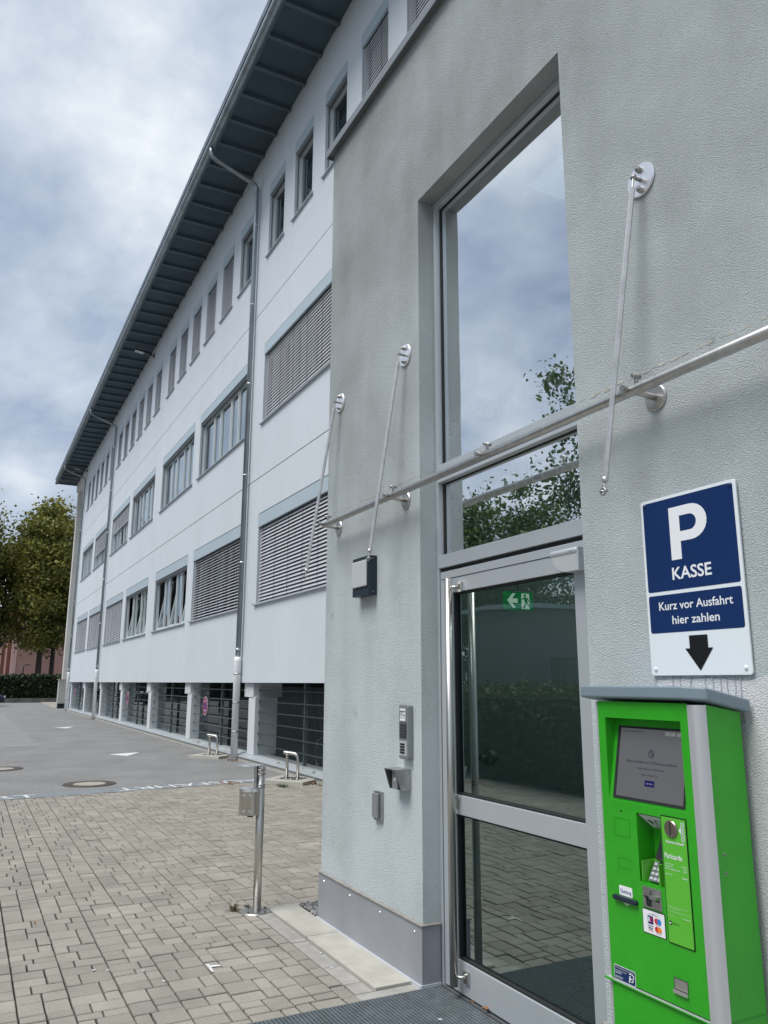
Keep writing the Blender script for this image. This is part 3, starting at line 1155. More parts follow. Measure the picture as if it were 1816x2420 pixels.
# --- roof, soffit, gutter
RX0, RX1 = -54.4, 12.3
m = MB()
m.prism([(3.93, 14.50), (12.6, 17.0), (21.3, 14.50), (21.3, 14.56), (12.6, 17.08), (3.90, 14.57)], lambda p: (RX0, p[0], p[1]), lambda p: (RX1, p[0], p[1]))
off(m.build('roof', M['zinc'], office))
m = MB()
m.box(RX0, RX1, 4.07, 4.11, 14.26, 14.50)
off(m.build('fascia', M['rafter'], office))
m = MB()
m.box(RX0, RX0 + 0.06, 4.12, 21.2, 14.28, 14.49)
off(m.build('verge_board', M['rafter'], office))
raf = MB()
raf.box(-0.045, 0.045, 4.115, YF - 0.004, 14.275, 14.36)
rme = raf.mesh('rafter', M['rafter'])
sof = MB()
sof.box(-0.4075, 0.4075, 4.113, YF - 0.002, 14.362, 14.38)
sme = sof.mesh('soffit_panel', M['soffit'])
x = -12.12 + 0.906 * 14
while x > RX0 + 0.2:
    off(link('rafter', rme, office, (x, 0, 0)))
    off(link('soffit_panel', sme, office, (x - 0.453, 0, 0)))
    x -= 0.906
m = MB()
prof = [(4.0 + 0.095 * math.cos(R(a)), 14.33 + 0.095 * math.sin(R(a))) for a in range(180, 361, 20)]
prof += [(4.0 + 0.085 * math.cos(R(a)), 14.33 + 0.085 * math.sin(R(a))) for a in range(360, 179, -20)]
m.prism(prof, lambda p: (RX0 + .02, p[0], p[1]), lambda p: (RX1, p[0], p[1]))
for i in range(len(m.sm)):
    m.sm[i] = len(m.f[i]) == 4
gut = off(m.build('gutter', M['zinc'], office))
m = MB()
m.box(-0.02, 0.02, 3.897, 4.07, 14.332, 14.352)
m.prism([(4.0 + 0.099 * math.cos(R(a)), 14.33 + 0.099 * math.sin(R(a))) for a in range(180, 361, 20)] + [(4.0 + 0.094 * math.cos(R(a)), 14.33 + 0.094 * math.sin(R(a))) for a in range(360, 179, -20)], lambda p: (-0.016, p[0], p[1]), lambda p: (0.016, p[0], p[1]))
gbm = m.mesh('gutter_bracket', M['zinc'])
x = 2.0
while x > RX0 + 0.3:
    link('gutter_bracket', gbm, gut, (x, 0, 0))
    x -= 0.906
for px in (-16.84, -37.9, -49.1, 3.9):
    m = MB()
    yp = YF - 0.095
    m.tube([(px, 4.0, 14.26), (px, 4.0, 14.12), (px, 4.03, 14.03), (px, 4.12, 13.96), (px, 4.95, 13.66), (px, yp - 0.06, 13.60), (px, yp, 13.50), (px, yp, 13.40), (px, yp, 2.10)], 0.055, 14)
    dp = off(m.build('downspout', M['zinc'], office))
    m = MB()
    for z in (12.5, 10.4, 8.4, 6.2, 4.2, 2.3):
        m.lathe([(0.0575, -0.012), (0.060, -0.012), (0.060, 0.012), (0.0575, 0.012)], (px, yp, z), 16)
        m.box(px - 0.006, px + 0.006, yp + 0.05, YF, z - 0.008, z + 0.008)
    b_ = m.build('pipe_bracket', M['zinc_band'], dp)
    m = MB()
    m.tube([(px, yp, 2.14), (px, yp, 2.04), (px, yp, 0.0)], 0.075, 16)
    m.build('standpipe', M['pvc'], dp)
    m = MB()
    for z in (1.78, 1.18, 0.58):
        m.lathe([(0.0755, -0.012), (0.080, -0.012), (0.080, 0.012), (0.0755, 0.012)], (px, yp, z), 16)
    m.build('pipe_clamp', M['steel_dull'], dp)

# --- ground storey: base stones, coping, pillars, grating, garage
bm_ = {}
restb = MB()
x, i = -5.5, 0
while x > FX0:
    L = 0.50
    xa = max(x - L, FX0)
    if i < 56:
        q = MB()
        q.box(xa - x + 0.003, -0.003, 5.242 - 0.0, 5.40, -0.06, 0.078)
        key = round(xa - x, 3)
        if key not in bm_:
            bm_[key] = q.mesh('base_stone', M['beige2'])
        off(link('base_stone', bm_[key], office, (x, 0, 0), bevel=0.003))
    else:
        restb.box(xa + .003, x - .003, 5.242, 5.40, -0.06, 0.078)
    x = xa
    i += 1
off(restb.build('base_stones', M['beige2'], office, kind='stuff'))
m = MB()
m.prism([(5.222, 0.082), (5.222, 0.096), (5.38, 0.150), (5.70, 0.150), (5.70, 0.082)], lambda p: (FX0, p[0], p[1]), lambda p: (-5.47, p[0], p[1]))
off(m.build('sill_coping', mat('coping_sheet', (0.40, 0.44, 0.46), 0.5, 0.2, var=0.12, vs=3), office))
m = MB()
m.box(FX0, FX1, 5.402, 5.70, -0.75, 0.080)
off(m.build('plinth_wall', M['inner_dark'], office))
m = MB()
m.box(FX0 + .26, FX1 - .26, 5.7, 13.0, -0.75, -0.70)
m.box(FX0 + .26, FX1 - .26, 12.8, 13.0, -0.70, 1.6)
m.box(-11.0, -10.8, 5.8, 12.8, -0.70, 1.6)
m.box(-49.0, FX1 - .3, 7.6, 7.75, -0.70, 0.1)
off(m.build('garage_shell', M['inner_dark'], office))
pil = MB()
pil.box(0.27, 0.70, 5.36, 5.85, 0.146, 1.302)
pm_ = pil.mesh('pillar', M['render2'])
cap = MB()
cap.box(0.0, 0.60, 5.345, 5.98, 1.300, 1.618)
cm_ = cap.mesh('pillar_cap', M['render2'])
PX = [-6.2, -11.5, -16.82, -22.12, -27.35, -32.7, -38.05, -43.5, -49.3]
for x in PX:
    p = off(link('pillar', pm_, office, (x, 0, 0), bevel=0.006))
    link('pillar_cap', cm_, p, bevel=0.006)
bars = (1.435, 1.215, 1.005, 0.79, 0.575, 0.36)
for i in range(1, len(PX)):
    a, b = PX[i] + 0.70, PX[i - 1] + 0.28
    m = MB()
    xm = (a + b) / 2
    m.box(xm - 0.03, xm + 0.03, 5.47, 5.53, 0.15, 1.62)
    g_ = off(m.build('grating_panel', M['gratebar'], office))
    for z in bars:
        q = MB()
        q.box(a, b, 5.45, 5.468, z - 0.009, z + 0.009)
        q.box(a, a + 0.03, 5.44, 5.45, z - 0.03, z + 0.03)
        q.build('grating_bar', M['gratebar'], g_)
    if i <= 2:
        q = MB()
        n = int((b - a) / 0.052)
        for j in range(1, n):
            x = a + j * (b - a) / n
            q.add([(x - .0035, 5.440, 0.16), (x + .0035, 5.440, 0.16), (x + .0035, 5.440, 1.52), (x - .0035, 5.440, 1.52), (x, 5.446, 0.16), (x, 5.446, 1.52)],
                  [(0, 1, 2, 3), (1, 4, 5, 2), (4, 0, 3, 5)])
        q.build('grating_wires', M['gratebar'], g_, kind='stuff')
    else:
        q = MB()
        q.quad((a, 5.60, 0.16), (b, 5.60, 0.16), (b, 5.60, 1.60), (a, 5.60, 1.60))
        q.build('pane', M['glass_gar'], g_)

# --- far end: loggia with beige corner column
m = MB()
m.box(-54.25, -53.8, 5.33, 5.80, 1.76, 13.80)
off(m.build('corner_column', M['beige'], office, bevel=0.04))
m = MB()
m.box(-54.25, -49.45, 5.25, 5.85, 13.80, 14.44)
off(m.build('architrave', M['beige'], office))
m = MB()
m.box(-54.35, -53.72, 5.16, 6.0, 0.30, 1.03)
m.box(-54.35, -53.72, 5.16, 6.0, 1.035, 1.72)
m.box(-54.42, -53.68, 5.10, 6.06, 1.72, 1.765)
m.m = 1
m.box(-54.30, -53.76, 5.20, 5.97, 0.0, 0.30)
off(m.build('column_plinth', [M['beige2'], M['gasket']], office))
m = MB()
m.box(-54.3, -49.42, 8.0, 8.2, 0, 14.4)
off(m.build('loggia_wall', M['render2'], office))

# ================================================================== ENTRANCE BLOCK
YB0 = 2.34
X0, X1, ZB = -5.46, 9.0, 6.0
DX0, DX1, DZ = -4.043, -2.622, 4.72
block = thing('entrance_block', 'grey green plastered entrance block with tall glazed doorway', 'building', (X0, YB0, 0))
BI = Matrix.Translation((-X0, -YB0, 0))


def bl(o):
    o.matrix_parent_inverse = BI
    return o


m = MB()
holed(m, X0, X1, 0.0, ZB, [(DX0, DX1, -1, DZ)], lambda u, v, d: (u, YB0 + d, v), None)
m.v = [(a, b, max(c, 0.0)) for a, b, c in m.v]
m.quad((DX0, YB0, 0), (DX0, YB0, DZ), (DX0, YB0 + .20, DZ), (DX0, YB0 + .20, 0))
m.quad((DX1, YB0, 0), (DX1, YB0 + .20, 0), (DX1, YB0 + .20, DZ), (DX1, YB0, DZ))
m.quad((DX0, YB0, DZ), (DX1, YB0, DZ), (DX1, YB0 + .20, DZ), (DX0, YB0 + .20, DZ))
m.quad((X0, YB0, 0), (X0, YB0, ZB), (X0, YF - .001, ZB), (X0, YF - .001, 0))
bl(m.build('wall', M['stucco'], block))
m = MB()
m.box(X0 - 0.05, X1, YB0 - 0.05, YB0 + 0.36, ZB + 0.001, ZB + 0.035)  # rim only: roof left open so the added daylight reaches the lobby
m.box(X0 - 0.05, X0 + 0.36, YB0 + 0.361, YF - 0.003, ZB + 0.001, ZB + 0.035)
m.box(X0 - 0.05, X1, YB0 - 0.052, YB0 - 0.044, ZB - 0.03, ZB + 0.037)
m.box(X0 - 0.052, X0 - 0.044, YB0 - 0.042, YF - 0.003, ZB - 0.03, ZB + 0.036)
bl(m.build('coping', mat('coping_metal', (0.22, 0.24, 0.255), 0.5, 0.3), block))
# fresh white plaster patch above the ticket machine
m = MB()
outl = [(-2.245, 1.612)]
random.seed(3)
xx = -2.2
while xx < 0.2:
    outl.append((xx, 1.618 + random.uniform(-.008, .008)))
    xx += 0.06
outl += [(0.25, 1.60), (0.25, 0.32)]
xx = 0.2
while xx > -2.2:
    outl.append((xx, 0.315))
    xx -= 0.4
zz = 0.33
while zz < 1.6:
    outl.append((-2.24 + random.uniform(-.012, .012), zz))
    zz += 0.06
m.plate_xz(outl[::-1], YB0 + 0.01, YB0 - 0.003)
bl(m.build('fresh_plaster', M['stucco_white'], block))
m = MB()
for xx, ln in ((-2.17, .055), (-2.135, .10), (-2.085, .09), (-2.02, .12), (-1.985, .085), (-1.955, .13), (-1.93, .15), (-1.90, .12), (-1.87, .15), (-1.75, .2)):
    zz, px = 1.625, xx
    while zz > 1.625 - ln:
        nx = px + random.uniform(-.003, .003)
        wv = random.uniform(.0015, .0034)
        m.quad((px - wv, YB0 - .0045, zz), (px + wv, YB0 - .0045, zz), (nx + wv, YB0 - .0045, zz - .012), (nx - wv, YB0 - .0045, zz - .012))
        zz -= .012
        px = nx
bl(m.build('dirt_run', mat('dirt_run', (0.36, 0.37, 0.39), 0.9), block))
random.seed(11)
# scar of the old canopy: a ragged line of broken plaster
SCAR = mat('broken_plaster', (0.44, 0.435, 0.39), 0.95, var=0.25, vs=25)
for (xa, xe) in ((-5.33, -4.07), (-2.60, 0.6)):
    m = MB()
    xx = xa
    while xx < xe:
        L = random.uniform(0.02, 0.05)
        hh = random.uniform(0.003, 0.016)
        zc = 2.845 + random.uniform(-.005, .005)
        pts = [(xx, zc - hh / 2), (xx + L * .5, zc - hh * .6), (xx + L, zc - hh * .3), (xx + L * .8, zc + hh * .5), (xx + L * .3, zc + hh * .6)]
        m.plate_xz(pts[::-1], YB0 + .004, YB0 - random.uniform(.0006, .0016))
        xx += L * random.uniform(0.8, 1.9)
    bl(m.build('plaster_scar', SCAR, block, kind='stuff'))
# metal plinth
for a, b in ((X0 - 0.012, DX0 + 0.012), (DX1 - 0.012, X1)):
    m = MB()
    m.box(a, b, YB0 - 0.014, YB0 - 0.002, 0.02, 0.305)
    pp = bl(m.build('plinth_sheet', M['greysheet'], block, bevel=0.002))
    m = MB()
    m.box(a, b, YB0 - 0.022, YB0 - 0.0015, 0.3055, 0.318)
    m.build('sealant_bead', M['mastic'], pp, bevel=0.004)
    m = MB()
    m.box(a - .008, b, YB0 - 0.026, YB0 - 0.0145, 0.0, 0.022)
    m.build('base_strip', M['lightstrip'], pp, bevel=0.002)
    m = MB()
    xx = a + 0.10
    while xx < min(b, 0):
        m.lathe([(0.0, -0.006), (0.006, -0.004), (0.008, 0.0)], (xx, YB0 - 0.0145, 0.265), 12, 'y')
        xx += 0.42
    m.build('rivet', M['steel_pol'], pp)
for x, s in ((DX0, 1), (DX1, -1)):
    m = MB()
    a, b = (x + .0005, x + 0.012) if s > 0 else (x - 0.012, x - .0005)
    m.box(a, b, YB0 - 0.0015, 2.445, 0.02, 0.305)
    pp = bl(m.build('plinth_sheet', M['greysheet'], block, bevel=0.002))
    m = MB()
    m.box(a - .002 * (s < 0), b + .008 * (s > 0), YB0 - 0.022, 2.445, 0.3065, 0.317)
    m.build('sealant_bead', M['mastic'], pp, bevel=0.003)
    m = MB()
    m.box(a, b + .006 * (s > 0), YB0 - .024, 2.445, 0.0, 0.021)
    m.build('base_strip', M['lightstrip'], pp)
# block interior (lobby)
m = MB()
m.box(X0 + .02, X0 + .1, YB0 + .22, 10.4, 0, 5.0)
m.box(-1.4, -1.3, YB0 + .22, 10.4, 0, 5.0)
m.box(X0 + .1, -1.4, 9.9, 10.0, 0, 5.0)
m.box(X0 + .02, -1.3, YB0 + .22, 3.05, 4.9, 5.0)  # ceiling gap beyond this strip is added to let daylight brighten the lobby
m.box(X0 + .02, -1.3, 5.1, 10.4, 4.9, 5.0)
m.box(X0 + .02, DX0 - .02, YB0 + .20, YB0 + .26, 0, 5.0)
m.box(DX1 + .02, -1.3, YB0 + .20, YB0 + .26, 0, 5.0)
bl(m.build('lobby_shell', M['lobby'], block))
m = MB()
m.box(X0 + .1, -1.4, YB0 + .26, 9.9, -0.02, -0.003)
bl(m.build('lobby_floor', mat('lobby_floor_tile', (0.16, 0.165, 0.16), 0.35, var=0.1), block))

# --- glazed doorway: frame, toplights, door leaf
YD = 2.452
m = MB()
fx0, fx1 = DX0 + .001, DX1 - .001
m.box(fx0, fx0 + 0.030, YD, YD + .10, 0.0, DZ - .001)
m.box(fx1 - 0.075, fx1, YD, YD + .10, 0.0, DZ - .001)
m.box(fx0 + .030, fx1 - .075, YD, YD + .10, DZ - .045, DZ - .001)
m.box(fx0 + .026, fx1 - .07, YD - .006, YD + .106, 2.795, 2.905)
m.box(fx0 + .026, fx1 - .07, YD - .006, YD + .106, 2.268, 2.345)
fr = bl(m.build('door_frame', M['alu'], block, bevel=0.002))
m = MB()
for z0, z1 in ((2.345, 2.795), (2.905, DZ - .045)):
    a, b = fx0 + .030, fx1 - .075
    for q in ((a, a + .012, z0, z1), (b - .012, b, z0, z1), (a + .012, b - .012, z0, z0 + .006), (a + .012, b - .012, z1 - .006, z1)):
        m.box(q[0], q[1], YD + .034, YD + .05, q[2], q[3])
m.box(fx0 + .028, fx1 - .07, YD + .012, YD + .05, 2.247, 2.267)
m.box(fx0 + .029, fx0 + .044, YD + .02, YD + .06, 0.01, 2.24)
m.build('gasket', M['gasket'], fr)
for z0, z1 in ((2.351, 2.789), (2.911, DZ - .051)):
    m = MB()
    m.quad((fx0 + .042, YD + .042, z0), (fx1 - .087, YD + .042, z0), (fx1 - .087, YD + .042, z1), (fx0 + .042, YD + .042, z1))
    m.build('toplight_pane', M['glass_up'], fr)
# frosted lettering on the panes
m = MB()
YL = YD + .0405
text(m, 'ITC', (-3.74, YL, 3.30), 0.55, width=1.20, bold=0.03)
text(m, 'DEGGENDORF', (-3.98, YL, 3.055), 0.115, width=1.36, bold=0.01)
m.v = [(min(a, fx1 - .09), b, c) for a, b, c in m.v]
m.build('pane_lettering', M['letterfilm'], fr)
m = MB()
text(m, 'HAUPTEINGANG', (-3.98, YL, 2.60), 0.125, width=1.30, bold=0.01)
m.v = [(min(a, fx1 - .09), b, c) for a, b, c in m.v]
m.build('pane_lettering', M['letterfilm2'], fr)

LX0, LX1, LZ0, LZ1 = -4.000, -2.705, 0.022, 2.244
GX0, GX1 = -3.872, -2.822
m = MB()
m.box(LX0, GX0, YD, YD + .065, LZ0, LZ1)
m.box(GX1, LX1, YD, YD + .065, LZ0, LZ1)
m.box(GX0, GX1, YD + .0005, YD + .0645, 2.112, LZ1)
m.box(GX0, GX1, YD + .0005, YD + .0645, 0.902, 1.003)
m.box(GX0, GX1, YD + .0005, YD + .0645, LZ0, 0.178)
leaf = bl(m.build('entrance_door', M['alu'], block, bevel=0.0025))
m = MB()
for z0, z1 in ((1.003, 2.112), (0.178, 0.902)):
    for q in ((GX0, GX0 + .010, z0, z1), (GX1 - .010, GX1, z0, z1), (GX0 + .01, GX1 - .01, z0, z0 + .010), (GX0 + .01, GX1 - .01, z1 - .010, z1)):
        m.box(q[0], q[1], YD + .010, YD + .05, q[2], q[3])
m.box(LX0 + .012, LX1 - .01, YD - .0012, YD + .001, 2.196, 2.200)
m.build('gasket', M['gasket'], leaf)
for z0, z1 in ((1.013, 2.102), (0.188, 0.892)):
    m = MB()
    m.quad((GX0 + .01, YD + .03, z0), (GX1 - .01, YD + .03, z0), (GX1 - .01, YD + .03, z1), (GX0 + .01, YD + .03, z1))
    m.build('pane', M['glass'], leaf)
m = MB()
m.tube([(-3.838, YD - .048, 0.065), (-3.838, YD - .048, 2.187)], 0.0215, 20)
for z in (0.115, 2.135):
    m.tube([(-3.838, YD - .048, z), (-3.80, YD - .035, z), (-3.78, YD - .012, z)], 0.009, 8)
    m.box(-3.80, -3.76, YD - .014, YD - .001, z - .028, z + .028)
    m.lathe([(0.0, -0.008), (0.008, -0.006), (0.009, 0.0)], (-3.78, YD - .0145, z + .012), 10, 'y')
m.build('pull_bar', M['steel'], leaf)
m = MB()
m.lathe([(0.0, -0.005), (0.018, -0.005), (0.02, 0.0)], (-3.845, YD - .001, 0.985), 16, 'y')
m.box(-3.855, -3.835, YD - .007, YD - .001, 0.93, 0.99)
m.build('lock_cylinder', M['steel_dull'], leaf)
m = MB()
m.lathe([(0.0, 0.0), (0.042, 0.0), (0.042, 0.03), (0.0, 0.03)], (-3.70, YD + .10, 1.205), 24, 'y')
m.lathe([(0.0, 0.0), (0.018, 0.0), (0.018, 0.1), (0.0, 0.1)], (-3.70, YD + .055, 1.205), 16, 'y')
m.build('knob', M['steel_dull'], leaf)
m = MB()
m.tube([(-3.83, YD + .07, 1.06), (-3.83, YD + .13, 1.06), (-3.81, YD + .14, 1.058), (-3.71, YD + .14, 1.045)], 0.012, 10)
m.build('door_handle', M['black'], leaf)
for z in (2.02, 1.62, 1.10, 0.5):
    m = MB()
    m.box(LX1 - .004, LX1 + .035, YD - .022, YD - .001, z - .055, z + .055)
    m.build('hinge', M['alu'], leaf, bevel=0.003)
# door drive sensor
m = MB()
arc = [(-2.90, 2.188)] + [(-2.90 + 0.11 - 0.11 * math.cos(R(a)), 2.168 - 0.072 * math.sin(R(a))) for a in range(0, 91, 15)] + [(-2.725, 2.096), (-2.725, 2.188)]
m.plate_xz(arc[::-1], YD - .002, YD - .062)
sn_ = m.build('door_sensor', M['intercom_lt'], leaf, bevel=0.004)
m = MB()
m.tube([(-2.905, YD - .05, 2.19), (-2.72, YD - .05, 2.19)], 0.018, 12)
m.box(-2.7245, -2.712, YD - .064, YD - .002, 2.096, 2.205)
bl(m.build('sensor_cover', M['alu'], block, bevel=0.002))
m = MB()
text(m, 'GEZE', (-2.775, YD - .0685, 2.186), 0.008)
bl(m.build('sensor_lettering', M['intercom'], block))

# interior exit sign hanging inside the lobby, facing +x
ex = thing('exit_sign', 'small green emergency exit sign with arrow and running figure behind the door glass', 'sign', (-4.2, 3.065, 2.12))
EX = -4.2
ey0, ey1, ez0, ez1 = 3.062, 3.292, 2.070, 2.188
m = MB()
m.box(EX - .02, EX, ey0, ey1, ez0, ez1)
m.build('sign_panel', M['exitgreen'], ex, (4.2, -3.065, -2.12))


def fy(pts, x=EX + .002):
    return [(x, ey0 + u * (ey1 - ey0), ez0 + v * (ez1 - ez0)) for u, v in pts]


m = MB()
m.add(fy([(.08, .5), (.27, .9), (.38, .9), (.25, .62), (.45, .62), (.45, .38), (.25, .38), (.38, .1), (.27, .1)]), [(0, 1, 2, 3, 8), (0, 3, 4, 5, 6), (0, 6, 7, 8)][:0] + [(0, 1, 2, 3), (0, 3, 4, 5, 6), (0, 6, 7, 8)])
m.add(fy([(.58, .06), (.86, .06), (.86, .92), (.58, .92)]), [(0, 1, 2, 3)])
m.build('arrow_and_door', M['exitwhite'], ex, (4.2, -3.065, -2.12))
m = MB()
cxy = [(.70 + .045 * math.cos(a * .5236), .80 + .085 * math.sin(a * .5236)) for a in range(12)]
m.add(fy(cxy, EX + .0035), [tuple(range(12))])
for pts in ([(.66, .70), (.76, .70), (.79, .42), (.70, .38)], [(.74, .68), (.78, .70), (.85, .52), (.82, .48)], [(.66, .70), (.68, .62), (.60, .54), (.58, .58)], [(.70, .42), (.76, .42), (.68, .08), (.62, .10)], [(.74, .46), (.80, .42), (.84, .28), (.96, .26), (.96, .20), (.80, .22)]):
    m.add(fy(pts, EX + .0035), [tuple(range(len(pts)))])
m.build('running_figure', M['exitgreen'], ex, (4.2, -3.065, -2.12))
m = MB()
m.tube([(EX - .01, 3.177, ez1), (EX - .01, 3.177, 4.9)], 0.004, 6)
m.build('hanger', M['steel_dull'], ex, (4.2, -3.065, -2.12))

# ================================================================== CANOPY REMAINS
YR, ZR = 2.235, 2.735
rail = thing('canopy_rail', 'horizontal stainless steel tube on brackets above the entrance door', 'rail', (-5.25, YR, ZR))


def at(root, o):
    if o.parent is root:
        o.matrix_parent_inverse = Matrix.Translation(-root.location)
    return o


m = MB()
m.tube([(-5.268, YR, ZR), (0.9, YR, ZR)], 0.022, 20)
at(rail, m.build('tube', M['steel'], rail))
for x in (-5.237, -4.213, -2.152, -0.1):
    m = MB()
    m.lathe([(0.0, -0.010), (0.050, -0.010), (0.055, -0.004), (0.055, 0.0)], (x, YB0 - .0005, ZR - .018), 28, 'y')
    m.tube([(x, YR, ZR - .012), (x, YB0 - .008, ZR - .018)], 0.013, 12)
    at(rail, m.build('wall_bracket', M['steel'], rail))
for x in (-5.235, -4.21, -3.19, -2.16, -0.6):
    m = MB()
    m.tube([(x, YR + .01, ZR + .018), (x, YR + .01, ZR + .062)], 0.008, 8)
    m.tube([(x, YR - .012, ZR + .058), (x, YR + .032, ZR + .058)], 0.009, 8)
    m.tube([(x - .02, YR - .018, ZR + .004), (x - .02, YR - .045, ZR + .006)], 0.011, 10)
    m.lathe([(0.0, -0.006), (0.014, -0.006), (0.014, 0.002)], (x - .02, YR - .045, ZR + .006), 10, 'y')
    at(rail, m.build('glass_clamp', M['steel_dull'], rail))


def tie(x, zc, bot, label):
    t = thing('tie_rod', label, 'tie rod', (x, YB0, zc), group='loose canopy tie rods on the entrance wall')
    m = MB()
    m.lathe([(0.0, -0.012), (0.070, -0.012), (0.074, -0.006), (0.074, 0.0)], (0, -.0005, 0), 36, 'y')
    m.build('wall_plate', M['steel_pol'], t)
    for dz in (0.047, -0.047):
        m = MB()
        m.lathe([(0.0, -0.034), (0.006, -0.034), (0.006, -0.028), (0.013, -0.027), (0.013, -0.016), (0.015, -0.014), (0.015, -0.012)], (0.0, 0, dz), 12, 'y')
        m.build('bolt', M['steel_dull'], t)
    m = MB()
    m.tube([(0, -.012, 0), (0, -.055, 0)], 0.009, 10)
    m.tube([(-.012, -.05, 0), (.012, -.05, 0)], 0.008, 8)
    m.build('pin', M['steel_dull'], t)
    m = MB()
    a = Vector((0, -.05, -.006))
    b = Vector((bot[0] - x, bot[1] - YB0, bot[2] - zc))
    d = (b - a).normalized()
    m.tube([a, a + d * .05], 0.0045, 8)
    m.tube([a + d * .045, b - d * .05], 0.0115, 6)
    for i in range(len(m.sm)):
        m.sm[i] = False
    m.tube([b - d * .055, b - d * .035], 0.0128, 10)
    m.tube([b - d * .04, b], 0.0045, 8)
    m.build('rod', mat('worn_steel_rod', (0.66, 0.645, 0.62), 0.36, 0.85, var=0.14, vs=18), t)
    m = MB()
    rg = [b + Vector((.014 * math.cos(R(k * 30)), -.004, .014 * math.sin(R(k * 30)) - .004)) for k in range(13)]
    m.tube(rg, 0.004, 8, False)
    m.tube([b + Vector((-.012, -.012, -.002)), b + Vector((.012, .010, -.002))], 0.005, 8)
    m.build('eyelet', M['steel_dull'], t)
    return t


tie(-5.239, 3.695, (-5.411, 2.15, 2.367), 'tie rod hanging over the blinds at the corner of the entrance block')
tie(-4.214, 3.690, (-4.356, 2.15, 2.36), 'tie rod hanging down in front of the square wall lamp')
tie(-2.142, 3.690, (-2.274, 2.15, 2.34), 'tie rod on its large round plate right of the tall door glass')

# ================================================================== THINGS ON THE ENTRANCE WALL
lamp = thing('wall_lamp', 'square anthracite wall lamp with pale opal cover left of the door', 'lamp', (-4.72, YB0, 2.29))
m = MB()
m.box(-4.860, -4.613, 2.277, YB0 - .0005, 2.165, 2.425)
at(lamp, m.build('housing', M['lampbox'], lamp, bevel=0.003))
m = MB()
m.box(-4.848, -4.628, 2.263, 2.2768, 2.222, 2.398)
at(lamp, m.build('diffuser', M['diffuser'], lamp, bevel=0.006))
m = MB()
for z in (2.185, 2.405):
    m.tube([(-4.6125, 2.31, z), (-4.610, 2.31, z)], 0.004, 8)
at(lamp, m.build('screw', M['steel_dull'], lamp))

ic = thing('intercom', 'slim grey door intercom with ITC name plate and keypad', 'intercom', (-4.19, YB0, 1.32))
m = MB()
m.plate_xz(rrect(-4.246, -4.138, 1.166, 1.475, .014), YB0 - .0005, 2.302)
at(ic, m.build('housing', M['intercom'], ic, bevel=0.004))
m = MB()
m.box(-4.236, -4.148, 2.2995, 2.3025, 1.375, 1.460)
m.m = 1
m.box(-4.224, -4.160, 2.297, 2.2996, 1.382, 1.452)
m.m = 2
text(m, 'ITC', (-4.222, 2.2965, 1.408), 0.032, width=.058, bold=.03)
m.box(-4.222, -4.164, 2.2964, 2.2968, 1.398, 1.4005)
at(ic, m.build('name_plate', [M['intercom'], M['white'], M['black']], ic))
m = MB()
for i in range(10):
    z = 1.366 - i * 0.0087
    m.box(-4.234, -4.150, 2.2985, 2.3022, z - .0022, z + .0008)
at(ic, m.build('speaker_grille', M['gasket'], ic))
m = MB()
m.box(-4.236, -4.148, 2.299, 2.3024, 1.186, 1.268)
kp = at(ic, m.build('keypad', M['intercom_lt'], ic))
for r_ in range(4):
    for c_ in range(3):
        q = MB()
        q.box(-4.222 + c_ * .019, -4.208 + c_ * .019, 2.2965, 2.2992, 1.198 + r_ * .0155, 1.209 + r_ * .0155)
        at(ic, q.build('key', M['black'], kp))
        kp_ = COL.objects[-1] if False else None

cb_ = thing('camera_housing', 'stainless hooded camera box below the intercom', 'camera', (-4.24, YB0, 1.05))
m = MB()
for q in (([(-4.312, -4.306)], 0), ([(-4.172, -4.166)], 0)):
    a, b = q[0][0]
    m.prism([(2.24, 1.106), (2.339, 1.106), (2.339, 0.995), (2.275, 0.995)], lambda p: (a, p[0], p[1]), lambda p: (b, p[0], p[1]))
m.box(-4.312, -4.166, 2.238, 2.339, 1.1062, 1.111)
m.box(-4.306, -4.172, 2.285, 2.339, 0.995, 1.106)
at(cb_, m.build('hood', M['steel_dull'], cb_))
m = MB()
m.box(-4.303, -4.175, 2.278, 2.285, 0.999, 1.103)
at(cb_, m.build('front_plate', M['gasket'], cb_))
m = MB()
m.box(-4.265, -4.205, 2.268, 2.278, 1.0, 1.10)
at(cb_, m.build('lens_panel', M['intercom'], cb_))
m = MB()
m.lathe([(0.0, -.008), (.008, -.006), (.011, 0)], (-4.235, 2.268, 1.05), 14, 'y')
at(cb_, m.build('lens', M['steel_pol'], cb_))

bell = thing('bell_push', 'narrow grey metal switch plate low on the wall beside the plinth', 'switch', (-4.56, YB0, 0.86))
m = MB()
m.box(-4.612, -4.510, 2.322, YB0 - .0005, 0.775, 0.947)
at(bell, m.build('back_plate', M['steel_dull'], bell, bevel=0.003))
m = MB()
m.box(-4.606, -4.532, 2.306, 2.3215, 0.792, 0.934)
at(bell, m.build('push_plate', M['intercom'], bell, bevel=0.003))

# --- parking sign
sg = thing('parking_sign', 'white and blue P KASSE sign with black arrow above the ticket machine', 'sign', (-2.04, YB0, 1.97))
SX, SZ, SW, SH = -2.2615, 1.629, 0.447, 0.677
m = MB()
m.plate_xz(rrect(SX, SX + SW, SZ, SZ + SH, .012), YB0 - .006, 2.326)
at(sg, m.build('panel', M['signwhite'], sg, bevel=0.0015))
m = MB()
m.flat_xz(rrect(SX + .0125, SX + SW - .0125, SZ + .314, SZ + SH - .0115, .009), 2.3252)
m.flat_xz(rrect(SX + .0125, SX + SW - .0125, SZ + .158, SZ + .300, .009), 2.3252)
at(sg, m.build('blue_field', M['signblue'], sg))
m = MB()
yt = 2.3245
